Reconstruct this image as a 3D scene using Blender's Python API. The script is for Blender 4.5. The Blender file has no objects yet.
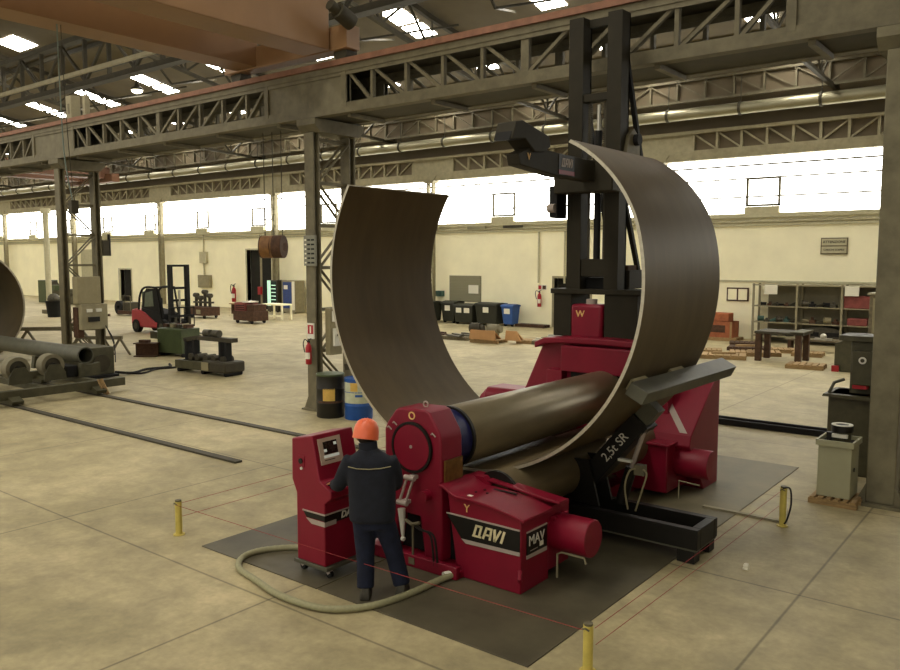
import bpy, bmesh, math, random
from mathutils import Vector, Matrix
random.seed(7)
C = bpy.context.scene.collection
PI = math.pi
def R(d): return math.radians(d)

# ------------------------------------------------------------------ materials
def lin(h):
    h = h.lstrip('#'); o = []
    for i in (0, 2, 4):
        c = int(h[i:i+2], 16) / 255
        o.append(c / 12.92 if c <= 0.04045 else ((c + .055) / 1.055) ** 2.4)
    return o + [1.0]
def mat(name, col, rough=.6, metal=0., var=.12, scale=6., bump=0., emit=0., stretch=(1, 1, 1), detail=5., spec=.4):
    m = bpy.data.materials.new(name); m.use_nodes = True
    nt = m.node_tree; b = nt.nodes['Principled BSDF']
    c = lin(col) if isinstance(col, str) else list(col) + [1]
    b.inputs['Roughness'].default_value = rough
    b.inputs['Metallic'].default_value = metal
    b.inputs['Specular IOR Level'].default_value = spec
    tc = nt.nodes.new('ShaderNodeTexCoord'); mp = nt.nodes.new('ShaderNodeMapping')
    mp.inputs['Scale'].default_value = stretch
    nz = nt.nodes.new('ShaderNodeTexNoise'); nz.inputs['Scale'].default_value = scale; nz.inputs['Detail'].default_value = detail
    nz.inputs['Roughness'].default_value = .6
    cr = nt.nodes.new('ShaderNodeValToRGB')
    cr.color_ramp.elements[0].position = .3; cr.color_ramp.elements[1].position = .7
    cr.color_ramp.elements[0].color = [x * (1 - var) for x in c[:3]] + [1]
    cr.color_ramp.elements[1].color = [min(1, x * (1 + var)) for x in c[:3]] + [1]
    nt.links.new(tc.outputs['Object'], mp.inputs[0]); nt.links.new(mp.outputs[0], nz.inputs['Vector'])
    nt.links.new(nz.outputs[0], cr.inputs[0]); nt.links.new(cr.outputs[0], b.inputs['Base Color'])
    if bump:
        bp = nt.nodes.new('ShaderNodeBump'); bp.inputs['Strength'].default_value = bump; bp.inputs['Distance'].default_value = .02
        nt.links.new(nz.outputs[0], bp.inputs['Height']); nt.links.new(bp.outputs[0], b.inputs['Normal'])
    if emit:
        b.inputs['Emission Color'].default_value = c; b.inputs['Emission Strength'].default_value = emit
    return m
M = {}
M['red'] = mat('red paint', '#7a0a25', .45, var=.1, scale=3, spec=.35)
M['red2'] = mat('red cabinet paint', '#7c0b26', .45, var=.06, scale=3, spec=.35)
M['black'] = mat('black paint', '#14120d', .5, var=.2, spec=.3)
M['blackmatt'] = mat('matt black', '#0d0c0a', .8, var=.2)
M['tower'] = mat('dark olive grey paint', '#29251a', .65, var=.15, scale=3, spec=.2)
M['arm'] = mat('dark grey paint', '#2f2b20', .65, var=.15, scale=3, spec=.2)
M['bar'] = mat('grey green steel', '#4f4e40', .5, var=.2, scale=4)
M['rubber'] = mat('rubber', '#1a1916', .9, var=.1)
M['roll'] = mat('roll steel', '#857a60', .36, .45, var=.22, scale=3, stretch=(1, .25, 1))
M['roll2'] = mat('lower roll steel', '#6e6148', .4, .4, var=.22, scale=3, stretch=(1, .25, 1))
M['blue'] = mat('blue paint', '#15194a', .4, var=.25, scale=8)
M['shell'] = mat('rolled steel plate', '#57492f', .5, .15, var=.16, scale=2.2, stretch=(1, 2, .35), spec=.3)
M['cut'] = mat('cut steel edge', '#b5ae9b', .35, .6, var=.15, scale=20)
M['chrome'] = mat('bright steel', '#b9b6aa', .3, .7, var=.1)
M['white'] = mat('white paint', '#d8d6c8', .6, var=.05)
M['silver'] = mat('silver stripe', '#a79a90', .5, var=.05)
M['cream_letter'] = mat('cream lettering', '#d9cda2', .6, var=.03)
M['yellow_letter'] = mat('yellow lettering', '#e0b672', .6, var=.03)
M['white_letter'] = mat('white lettering', '#cfcbbd', .6, var=.03)
M['brass'] = mat('brass wear plate', '#7a5a2c', .45, .5, var=.3, scale=12)
M['yellow'] = mat('yellow paint', '#c9b75c', .55, var=.15, scale=9)
M['orange'] = mat('orange helmet', '#e56c46', .35, var=.03, spec=.5)
M['crane'] = mat('orange brown crane paint', '#866646', .5, var=.1, scale=.8)
M['crane2'] = mat('far orange crane paint', '#5c3d28', .6, var=.1, scale=.8)
M['steel'] = mat('painted grey beige steel', '#645d47', .65, var=.22, scale=5)
M['steel_lt'] = mat('pale painted steel', '#8d8569', .65, var=.15, scale=4)
M['steel_dk'] = mat('dark steel', '#3a3526', .7, var=.2, scale=4)
M['railred'] = mat('rusty red rail', '#7d5743', .7, var=.2, scale=6)
M['concrete_col'] = mat('grey column cladding', '#6e6852', .75, var=.3, scale=2.5, bump=.15)
M['galv'] = mat('galvanised duct', '#8f8a72', .35, .6, var=.15, scale=3, stretch=(.3, 1, 1))
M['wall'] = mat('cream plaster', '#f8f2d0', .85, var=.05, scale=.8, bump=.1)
M['wallup'] = mat('shaded upper wall panels', '#5f5440', .8, var=.12, scale=.6)  # brown-grey panels, with the shade under the roof worked into the tone
M['ledge'] = mat('ledge', '#b9b394', .8, var=.1)
M['roof'] = mat('roof panels', '#675e4b', .85, var=.15, scale=.7)
M['navy'] = mat('navy work cloth', '#171a24', .92, var=.25, scale=14, bump=.3)
M['trouser'] = mat('navy trousers', '#141a2e', .92, var=.3, scale=12, bump=.3)
M['skin'] = mat('skin', '#a9714f', .6, var=.08)
M['hair'] = mat('dark hair', '#241a12', .8, var=.2, scale=40)
M['boot'] = mat('worn work boots', '#3b382f', .8, var=.3, scale=20)
M['hose'] = mat('beige ribbed hose', '#93906f', .65, var=.12, scale=30)
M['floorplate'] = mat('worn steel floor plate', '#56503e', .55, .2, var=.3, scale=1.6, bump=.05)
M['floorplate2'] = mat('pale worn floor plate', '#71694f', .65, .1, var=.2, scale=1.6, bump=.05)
M['rope'] = mat('red cord', '#8e2c2c', .7, var=.1)
M['rust'] = mat('rusty steel', '#4b3322', .8, var=.35, scale=9)
M['oldgreen'] = mat('old green machine paint', '#47442f', .6, var=.25, scale=5)
M['green'] = mat('green steel box', '#3f4a2b', .5, var=.15, scale=4)
M['palegreen'] = mat('pale grey green cabinet', '#a09e80', .55, var=.06, scale=2)
M['wood'] = mat('pallet wood', '#9a7f56', .8, var=.3, scale=9, stretch=(1, 6, 6))
M['wood_dk'] = mat('dark timber', '#4b3524', .8, var=.3, scale=9)
M['wood_gy'] = mat('grey weathered timber', '#6b624d', .85, var=.3, scale=9)
M['card'] = mat('cardboard', '#b78c5f', .8, var=.08, scale=4)
M['bin'] = mat('dark green bin plastic', '#2c2d22', .6, var=.15, scale=4)
M['bluebin'] = mat('blue bin plastic', '#33589a', .55, var=.1, scale=4)
M['bluedrum'] = mat('blue drum', '#1f4f97', .45, var=.12, scale=6)
M['blackdrum'] = mat('black drum', '#1d1a12', .5, var=.25, scale=7)
M['paleblue'] = mat('pale drum label', '#b3b79c', .6, var=.12, scale=10)
M['label_y'] = mat('yellow label', '#c9a552', .6, var=.1, scale=12)
M['ext'] = mat('extinguisher red', '#9c1720', .35, var=.08)
M['forkred'] = mat('forklift red', '#a3222b', .45, var=.1)
M['glassdk'] = mat('dark glass', '#5e6858', .15, var=.1)
M['greyboard'] = mat('grey notice board', '#7b7a6b', .6, var=.15, scale=30)
M['beigebox'] = mat('beige electrical box', '#8d8465', .6, var=.12, scale=4)
M['sheave'] = mat('orange brown sheave', '#80592f', .55, var=.3, scale=8)
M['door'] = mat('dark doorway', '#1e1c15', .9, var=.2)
M['grille'] = mat('grey shutter', '#8c886e', .7, var=.12, stretch=(.1, .1, 8), scale=3)
M['crate'] = mat('orange crate', '#9c5a38', .7, var=.25, scale=5)
M['bundle'] = mat('red boxes', '#80413a', .7, var=.25, scale=5)
M['junk'] = mat('oily steel parts', '#4a463a', .5, .4, var=.35, scale=10)
M['teal'] = mat('teal parts', '#3f5d55', .6, var=.3, scale=10)
M['paper'] = mat('white paper', '#e6e2cf', .8, var=.03)
M['rackback'] = mat('grey rack back panel', '#7a745e', .8, var=.12, scale=2)
M['screen'] = mat('screen', '#241c18', .2, var=.8, scale=9)
M['screen_ui'] = mat('lit screen bar', '#c9cec4', .4, var=.1, emit=.25)
M['screen_frame'] = mat('screen bezel', '#b09c8a', .5, var=.04)
M['vendlight'] = mat('lit vending shelf', '#bfe8cf', .4, var=.1, emit=.6)
M['venddark'] = mat('vending glass', '#16302a', .2, var=.3, scale=20)
M['vendblue'] = mat('vending blue panel', '#27407c', .3, var=.4, scale=16)
M['pane'] = mat('bright glazing', '#ffffff', .4, var=0.0, emit=8)
M['pane'].node_tree.nodes['Principled BSDF'].inputs['Emission Color'].default_value = (1, .98, .90, 1)
M['sky'] = mat('skylight sheet', '#ffffff', .4, var=0.0, emit=28)
M['sky'].node_tree.nodes['Principled BSDF'].inputs['Emission Color'].default_value = (1, .95, .84, 1)
M['nearsky'] = mat('unseen near skylight sheet', '#ffffff', .4, var=0.0, emit=8.6)  # glow of the unseen roof strips added as the near bay's light
M['nearsky'].node_tree.nodes['Principled BSDF'].inputs['Emission Color'].default_value = (1, .94, .80, 1)
M['lampglow'] = mat('lamp glow', '#ffffff', .4, var=0, emit=6)
M['lampglow'].node_tree.nodes['Principled BSDF'].inputs['Emission Color'].default_value = (1, .93, .65, 1)
M['window_frame'] = mat('window bars', '#5f5a48', .7, var=.1)
M['cable'] = mat('grey cable', '#75857f', .6, var=.1)

def floor_mat():
    m = bpy.data.materials.new('concrete floor'); m.use_nodes = True
    nt = m.node_tree; b = nt.nodes['Principled BSDF']; N = nt.nodes.new; K = nt.links.new
    tc = N('ShaderNodeTexCoord')
    def noise(s, d, r=.6, dist=0.):
        n = N('ShaderNodeTexNoise'); n.inputs['Scale'].default_value = s; n.inputs['Detail'].default_value = d
        n.inputs['Roughness'].default_value = r; n.inputs['Distortion'].default_value = dist
        K(tc.outputs['Object'], n.inputs['Vector']); return n
    n1 = noise(.35, 6, .65, .4); n2 = noise(2.2, 8, .7, .3); n3 = noise(14, 4)
    def ramp(n, a, ca, z, cz):
        r = N('ShaderNodeValToRGB'); r.color_ramp.elements[0].position = a; r.color_ramp.elements[1].position = z
        r.color_ramp.elements[0].color = ca; r.color_ramp.elements[1].color = cz; K(n.outputs[0], r.inputs[0]); return r
    r1 = ramp(n1, .32, lin('#958a66'), .68, lin('#bcae86'))
    r2 = ramp(n2, .35, (.74, .74, .74, 1), .66, (1.1, 1.1, 1.1, 1)); r3 = ramp(n3, .3, (.9, .9, .9, 1), .7, (1.06, 1.06, 1.06, 1))
    def mul(a, c):
        x = N('ShaderNodeMix'); x.data_type = 'RGBA'; x.blend_type = 'MULTIPLY'; x.inputs[0].default_value = 1
        K(a, x.inputs[6]); K(c, x.inputs[7]); return x.outputs[2]
    col = mul(mul(r1.outputs[0], r2.outputs[0]), r3.outputs[0])
    sp = N('ShaderNodeSeparateXYZ'); K(tc.outputs['Object'], sp.inputs[0])
    def joints(axis, off, step, w):
        a = N('ShaderNodeMath'); a.operation = 'SUBTRACT'; K(sp.outputs[axis], a.inputs[0]); a.inputs[1].default_value = off - step / 2
        mo = N('ShaderNodeMath'); mo.operation = 'FLOORED_MODULO'; K(a.outputs[0], mo.inputs[0]); mo.inputs[1].default_value = step
        s = N('ShaderNodeMath'); s.operation = 'SUBTRACT'; K(mo.outputs[0], s.inputs[0]); s.inputs[1].default_value = step / 2
        ab = N('ShaderNodeMath'); ab.operation = 'ABSOLUTE'; K(s.outputs[0], ab.inputs[0])
        mr = N('ShaderNodeMapRange'); K(ab.outputs[0], mr.inputs[0])
        mr.inputs[1].default_value = w * .4; mr.inputs[2].default_value = w * 1.6; mr.inputs[3].default_value = .5; mr.inputs[4].default_value = 1
        return mr.outputs[0]
    for ax, off, st in ((1, 4.95, 3.4), (0, -2.06, 4.15)):
        j = joints(ax, off, st, .013)
        cb = N('ShaderNodeCombineXYZ'); [K(j, cb.inputs[i]) for i in range(3)]
        col = mul(col, cb.outputs[0])
    K(col, b.inputs['Base Color'])
    rr = N('ShaderNodeMapRange'); K(n2.outputs[0], rr.inputs[0]); rr.inputs[3].default_value = .55; rr.inputs[4].default_value = .8
    K(rr.outputs[0], b.inputs['Roughness'])
    bp = N('ShaderNodeBump'); bp.inputs['Strength'].default_value = .12; bp.inputs['Distance'].default_value = .02
    K(n2.outputs[0], bp.inputs['Height']); K(bp.outputs[0], b.inputs['Normal'])
    return m
M['floor'] = floor_mat()

# ------------------------------------------------------------------ mesh builder
class MB:
    def __init__(s, M_=None): s.v = []; s.f = []; s.mi = []; s.M = M_ or Matrix(); s.cur = 0
    def add(s, vs, fs):
        n = len(s.v); s.v += [s.M @ Vector(p) for p in vs]
        for f in fs: s.f.append([i + n for i in f]); s.mi.append(s.cur)
        return s
    def box(s, x0, x1, y0, y1, z0, z1):
        return s.add([(x0,y0,z0),(x1,y0,z0),(x1,y1,z0),(x0,y1,z0),(x0,y0,z1),(x1,y0,z1),(x1,y1,z1),(x0,y1,z1)],
              [(0,3,2,1),(4,5,6,7),(0,1,5,4),(1,2,6,5),(2,3,7,6),(3,0,4,7)])
    def frustum(s, a, z0, b, z1):   # a, b = (x0,x1,y0,y1)
        q = lambda r, z: [(r[0],r[2],z),(r[1],r[2],z),(r[1],r[3],z),(r[0],r[3],z)]
        return s.add(q(a, z0) + q(b, z1), [(0,3,2,1),(4,5,6,7),(0,1,5,4),(1,2,6,5),(2,3,7,6),(3,0,4,7)])
    def bar(s, p, q, w, h, up=(0,0,1)):
        p = Vector(p); q = Vector(q); d = (q - p).normalized(); u = Vector(up)
        if abs(d.dot(u)) > .95: u = Vector((0,1,0)) if abs(d.y) < .9 else Vector((1,0,0))
        r = d.cross(u).normalized(); u = r.cross(d)
        o = [r*w/2 + u*h/2, -r*w/2 + u*h/2, -r*w/2 - u*h/2, r*w/2 - u*h/2]
        return s.add([p + k for k in o] + [q + k for k in o], [(3,2,1,0),(4,5,6,7),(0,1,5,4),(1,2,6,5),(2,3,7,6),(3,0,4,7)])
    def cyl(s, p, q, r, n=20, r2=None, caps=True):
        p = Vector(p); q = Vector(q); d = (q - p).normalized()
        u = Vector((0,0,1)) if abs(d.z) < .9 else Vector((1,0,0))
        a = d.cross(u).normalized(); b = d.cross(a); r2 = r if r2 is None else r2
        vs = [p + (a*math.cos(t) + b*math.sin(t))*r for t in [2*PI*i/n for i in range(n)]]
        vs += [q + (a*math.cos(t) + b*math.sin(t))*r2 for t in [2*PI*i/n for i in range(n)]]
        fs = [(i, (i+1) % n, n + (i+1) % n, n + i) for i in range(n)]
        if caps: fs += [tuple(range(n-1, -1, -1)), tuple(range(n, 2*n))]
        return s.add(vs, fs)
    def ring(s, p, q, ro, ri, n=32):
        p = Vector(p); q = Vector(q); d = (q - p).normalized()
        u = Vector((0,0,1)) if abs(d.z) < .9 else Vector((1,0,0))
        a = d.cross(u).normalized(); b = d.cross(a); vs = []
        for c, r in ((p, ro), (q, ro), (q, ri), (p, ri)):
            vs += [c + (a*math.cos(2*PI*i/n) + b*math.sin(2*PI*i/n))*r for i in range(n)]
        fs = []
        for k in range(4):
            for i in range(n):
                j = (i+1) % n; k2 = (k+1) % 4
                fs.append((k*n+i, k*n+j, k2*n+j, k2*n+i))
        return s.add(vs, fs)
    def prism(s, poly, ax, a, b):
        n = len(poly)
        f = {'X': lambda u, v, w: (w, u, v), 'Y': lambda u, v, w: (u, w, v), 'Z': lambda u, v, w: (u, v, w)}[ax]
        vs = [f(u, v, a) for u, v in poly] + [f(u, v, b) for u, v in poly]
        return s.add(vs, [tuple(range(n-1,-1,-1)), tuple(range(n,2*n))] + [(i,(i+1)%n,n+(i+1)%n,n+i) for i in range(n)])
    def tube(s, pts, r, n=8, caps=True):
        pts = [Vector(p) for p in pts]; m = len(pts); prev = None; vs = []
        for i, p in enumerate(pts):
            d = (pts[min(i+1,m-1)] - pts[max(i-1,0)]).normalized()
            if prev is None:
                u = Vector((0,0,1)) if abs(d.z) < .9 else Vector((1,0,0)); a = d.cross(u).normalized()
            else: a = (prev - d*prev.dot(d)).normalized()
            prev = a; b = d.cross(a)
            rr = r[i] if isinstance(r, (list, tuple)) else r
            vs += [p + (a*math.cos(2*PI*k/n) + b*math.sin(2*PI*k/n))*rr for k in range(n)]
        fs = [(i*n+k, i*n+(k+1)%n, (i+1)*n+(k+1)%n, (i+1)*n+k) for i in range(m-1) for k in range(n)]
        if caps: fs += [tuple(range(n-1,-1,-1)), tuple(range((m-1)*n, m*n))]
        return s.add(vs, fs)
    def lathe(s, prof, c, n=24, ax='Z'):
        c = Vector(c); vs = []
        for r, h in prof:
            for k in range(n):
                t = 2*PI*k/n; u, v = r*math.cos(t), r*math.sin(t)
                vs.append(c + Vector({'Z': (u,v,h), 'Y': (u,h,v), 'X': (h,u,v)}[ax]))
        m = len(prof)
        fs = [(i*n+k, i*n+(k+1)%n, (i+1)*n+(k+1)%n, (i+1)*n+k) for i in range(m-1) for k in range(n)]
        fs += [tuple(range(n)), tuple(range((m-1)*n, m*n))]
        return s.add(vs, fs)
    def sphere(s, c, r, n=14, sz=1.):
        k = n // 2
        return s.lathe([(max(1e-4, r*math.sin(PI*i/k)), -r*sz*math.cos(PI*i/k)) for i in range(k+1)], c, n)
    def build(s, name, m, parent=None, bevel=0., local=False, smooth=True, kind=None):
        mats = m if isinstance(m, (list, tuple)) else [m]
        off = Vector()
        p = parent
        if not local:
            while p is not None: off += p.location; p = p.parent
        me = bpy.data.meshes.new(name)
        me.from_pydata([tuple(v - off) for v in s.v], [], s.f)
        for k in mats: me.materials.append(M[k])
        bm = bmesh.new(); bm.from_mesh(me)
        if len(mats) > 1:
            for f, i in zip(bm.faces, s.mi): f.material_index = i
        bmesh.ops.recalc_face_normals(bm, faces=bm.faces[:]); bm.to_mesh(me); bm.free()
        if smooth:
            me.polygons.foreach_set('use_smooth', [True]*len(me.polygons))
            me.set_sharp_from_angle(angle=R(32))
        o = bpy.data.objects.new(name, me); C.objects.link(o)
        if parent is not None: o.parent = parent
        if bevel:
            b = o.modifiers.new('bevel', 'BEVEL'); b.width = bevel; b.segments = 2; b.limit_method = 'ANGLE'; b.angle_limit = R(40)
        if kind: o['kind'] = kind
        return o
def B(*a): return MB().box(*a)
def tag(o, label, cat, group=None):
    o['label'] = label; o['category'] = cat
    if group: o['group'] = group
    return o
def thing(name, label, cat, loc=(0,0,0), rz=0., group=None):
    o = bpy.data.objects.new(name, None); C.objects.link(o); o.location = loc; o.rotation_euler = (0,0,rz)
    o.empty_display_size = .1
    return tag(o, label, cat, group)
def struct(name, mb, m, parent=None, **k):
    o = mb.build(name, m, parent, **k)
    if parent is None: o['kind'] = 'structure'
    return o
def copy_tree(o, parent=None):
    c = o.copy(); C.objects.link(c); c.parent = parent
    for ch in list(o.children): copy_tree(ch, c)
    return c
def dup(o, loc, rz, label, group=None):
    c = copy_tree(o); c.location = loc; c.rotation_euler = (0,0,rz); c['label'] = label
    if group: c['group'] = group
    return c
def text(body, size, at, rot, m, parent, name='lettering', depth=.006, bold=0., shear=0., align='CENTER', local=False):
    cu = bpy.data.curves.new(name, 'FONT'); cu.body = body; cu.size = size; cu.extrude = depth/2; cu.offset = bold*size; cu.shear = shear
    cu.align_x = align; cu.align_y = 'CENTER'; cu.resolution_u = 4
    t = bpy.data.objects.new('t', cu); C.objects.link(t); bpy.context.view_layer.update()
    me = bpy.data.meshes.new_from_object(t.evaluated_get(bpy.context.evaluated_depsgraph_get()))
    bpy.data.objects.remove(t)
    mt = Matrix.Translation(Vector(at)) @ rot
    off = Vector(); p = parent
    if not local:
        while p is not None: off += p.location; p = p.parent
    me.transform(Matrix.Translation(-off) @ mt)
    me.materials.clear(); me.materials.append(M[m])
    o = bpy.data.objects.new(name, me); C.objects.link(o); o.parent = parent
    return o
FRONT = Matrix.Rotation(R(90), 4, 'X')                                   # faces -Y
SIDE = Matrix.Rotation(R(90), 4, 'Z') @ Matrix.Rotation(R(90), 4, 'X')   # faces +X
def arc(cx, cz, r, a0, a1, n): return [(cx + r*math.cos(R(a0+(a1-a0)*i/n)), cz + r*math.sin(R(a0+(a1-a0)*i/n))) for i in range(n+1)]
def smoothpath(pts, n=8):
    P = [Vector(p) for p in pts]; out = []
    for i in range(len(P)-1):
        p0 = P[max(i-1,0)]; p1 = P[i]; p2 = P[i+1]; p3 = P[min(i+2,len(P)-1)]
        for k in range(n):
            t = k/n
            out.append(.5*((2*p1) + (p2-p0)*t + (2*p0-5*p1+4*p2-p3)*t*t + (3*p1-p0-3*p2+p3)*t**3))
    return out + [P[-1]]

# ------------------------------------------------------------------ setting
XL, XR = -96., 16.
YW = 34.6
struct('floor', B(XL, XR, -9, YW+.4, -.25, 0), 'floor')
# back wall: lower solid part with door openings, upper panels, windows between
def wall_piece(mb, x0, x1, z0, z1): mb.box(x0, x1, YW, YW+.4, z0, z1)
wb = MB()
doors = [(-61.2, -59.6, 2.55), (-44.9, -42.3, 4.0), (-20.6, -18.6, 2.45)]
x = XL
for a, b, h in doors:
    wall_piece(wb, x, a, 0, 5.3); wall_piece(wb, a, b, h, 5.3); x = b
wall_piece(wb, x, XR, 0, 5.3)
struct('wall_back', wb, 'wall')
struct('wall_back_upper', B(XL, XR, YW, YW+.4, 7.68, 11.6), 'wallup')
struct('wall_left', B(XL-.4, XL, -9, YW+.4, 0, 12), 'wall')
struct('wall_right_unseen', B(XR, XR+.4, -9, YW+.4, 0, 14.6), 'wallup')  # unseen wall added to cut the bright horizon band mirrored in the shell
for i, (a, b, h) in enumerate(doors):
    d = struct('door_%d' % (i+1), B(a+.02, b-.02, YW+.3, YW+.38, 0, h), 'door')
    fr = MB(); w = .12 if i else .3
    fr.box(a-w, a, YW-.04, YW+.3, 0, h+.1); fr.box(b, b+.1, YW-.04, YW+.3, 0, h+.1); fr.box(a, b, YW-.04, YW+.3, h, h+.1)
    fr.build('door_frame', 'ledge' if i < 2 else 'steel_lt', d)
struct('trim_1', B(XL, XR, YW-.22, YW, 5.12, 5.3), 'ledge')
struct('trim_2', B(XL, XR, YW-.1, YW, 4.78, 4.88), 'ledge')
struct('trim_3', MB().cyl((XL, YW-.12, 4.96), (XR, YW-.12, 4.96), .05, 8), 'ledge')
struct('baseboard_back', B(-18.4, -1, YW-.05, YW-.002, 2.42, 2.5), 'ledge')
# window bays between the wall columns
wc = [-1.9 - 13.1*k for k in range(0, 8)]
edges = [XR] + wc + [XL]
for i in range(len(edges)-1):
    b, a = edges[i], edges[i+1]
    w = struct('window_%d' % (i+1), B(a, b, YW+.14, YW+.18, 5.3, 7.68), 'pane')
    f = MB()
    f.box(a, b, YW+.08, YW+.14, 7.3, 7.37)
    for zz in (5.98, 6.75): f.box(a, b, YW+.09, YW+.14, zz, zz+.06)
    f.build('glazing_bar', 'window_frame', w)
    mid = [a + (b-a)*.28, a + (b-a)*.76]
    for mx in mid:
        c = MB(); t = .09
        c.box(mx, mx+1.4, YW+.02, YW+.13, 6.72, 6.72+t); c.box(mx, mx+1.4, YW+.02, YW+.13, 5.6, 5.6+t)
        c.box(mx, mx+t, YW+.02, YW+.13, 5.6, 6.72); c.box(mx+1.4-t, mx+1.4, YW+.02, YW+.13, 5.6, 6.72)
        c.build('casement', 'window_frame', w)
        B(mx, mx+1.4, YW-.1, YW+.13, 5.31, 5.58).build('sill_box', 'ledge', w)
# roof of the far bay, a gentle curve falling to the wall
prof = [(11.0, 14.6), (17, 13.6), (22.7, 12.45), (24.6, 12.03), (29, 11.55), (YW+.4, 11.3)]
def roofz(y):
    for (a, za), (b, zb) in zip(prof, prof[1:]):
        if a <= y <= b: return za + (zb-za)*(y-a)/(b-a)
    return prof[0][1]
rf = MB(); rf.prism([(y, z) for y, z in prof] + [(y, z+.2) for y, z in reversed(prof)], 'X', XL, XR)
struct('ceiling', rf, 'roof')
struct('ceiling_near', B(XL, XR, -9, 11.0, 14.4, 14.6), 'roof')
sk = 0
def skylight(x0, x1, y0, y1, m='sky'):
    global sk
    sk += 1
    e = .03
    o = struct('window_%d' % (20+sk), MB().add([(x0,y0,roofz(y0)-e),(x1,y0,roofz(y0)-e),(x1,y1,roofz(y1)-e),(x0,y1,roofz(y1)-e),
        (x0,y0,roofz(y0)-.005),(x1,y0,roofz(y0)-.005),(x1,y1,roofz(y1)-.005),(x0,y1,roofz(y1)-.005)],
        [(0,3,2,1),(4,5,6,7),(0,1,5,4),(1,2,6,5),(2,3,7,6),(3,0,4,7)]), m, smooth=False)
    return o
for k in range(-1, 16):
    xc = -3.3 - 5.715*k
    skylight(xc-.55, xc+.45, 22.5, 23.5); skylight(xc-.55, xc+.45, 23.7, 24.6)
    skylight(xc-.55, xc+.45, 28.0, 28.9); skylight(xc-.55, xc+.45, 31.0, 32.3)
for k in range(0, 8):
    xc = -5.5 - 11.43*k
    skylight(xc-.9, xc+.9, 17.2, 18.3)
for k in range(0, 9):
    xc = 3 - 11.43*k
    o = B(xc-(1.3 if k else .5), xc+(1.3 if k else .5), -7, 9, 14.36, 14.39).build('window_%d' % (120+k), 'nearsky'); o['kind'] = 'structure'  # unseen strips added to light the hall, first one narrowed to dim the floor

# ------------------------------------------------------------------ columns and girders of the middle row
CX = [-2.18 - 11.43*k for k in range(0, 7)]
colab = ['right hand lattice column with grey cladding beside the pale green cabinet',
         'lattice column in the middle, carrying the extinguisher and grey notice board',
         'lattice column at left with beige electrical boxes, next to the roller bed',
         'far lattice column at the left edge, behind the big pipe section', 'lattice column fifth along the crane runway', 'lattice column sixth along the crane runway', 'lattice column seventh along the crane runway']
def column(i, x):
    t = thing('lattice_column', colab[i], 'column', (x+.17, 12.75, 0), group='columns under the crane runway')
    m = 'concrete_col' if i == 0 else 'steel'
    w, dp = (.36, .3) if i == 0 else (.28, .2)
    for y0 in (12.1, 13.4-dp):
        if i == 0: B(x, x+w, y0, y0+dp, .04, 6.15).build('post', m, t, bevel=.015)
        else:
            p = MB(); p.box(x, x+w, y0, y0+.04, .04, 6.15); p.box(x, x+w, y0+dp-.04, y0+dp, .04, 6.15); p.box(x+.1, x+.16, y0+.04, y0+dp-.04, .04, 6.15)
            p.build('post', m, t)
        g = MB(); g.box(x-.12, x+w+.12, y0-.1, y0+dp+.1, 0, .04)
        g.prism([(x-.12,.04),(x,.04),(x,.3)], 'Y', y0, y0+.04); g.prism([(x+w,.04),(x+w+.12,.04),(x+w,.3)], 'Y', y0, y0+.04)
        g.build('base_plate', m, t)
    zs = [.35 + .94*k for k in range(7)]
    for k, z in enumerate(zs):
        B(x+.09, x+.19, 12.1+dp, 13.4-dp, z, z+.07).build('strut', m, t)
        if k < 6:
            a, b = ((12.1+dp, z+.05), (13.4-dp, z+.94)) if k % 2 else ((13.4-dp, z+.05), (12.1+dp, z+.94))
            for xo in (.03, w-.04): MB().bar((x+xo, a[0], a[1]), (x+xo, b[0], b[1]), .02, .08, (1,0,0)).build('brace', m, t)
    h = MB(); h.prism([(12.0, 6.43), (13.5, 6.43), (13.5, 6.3), (13.35, 6.15), (12.15, 6.15), (12.0, 6.3)], 'X', x-.12, x+.47)
    h.build('cap', m, t)
    return t
cols = [column(i, x) for i, x in enumerate(CX)]

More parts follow.
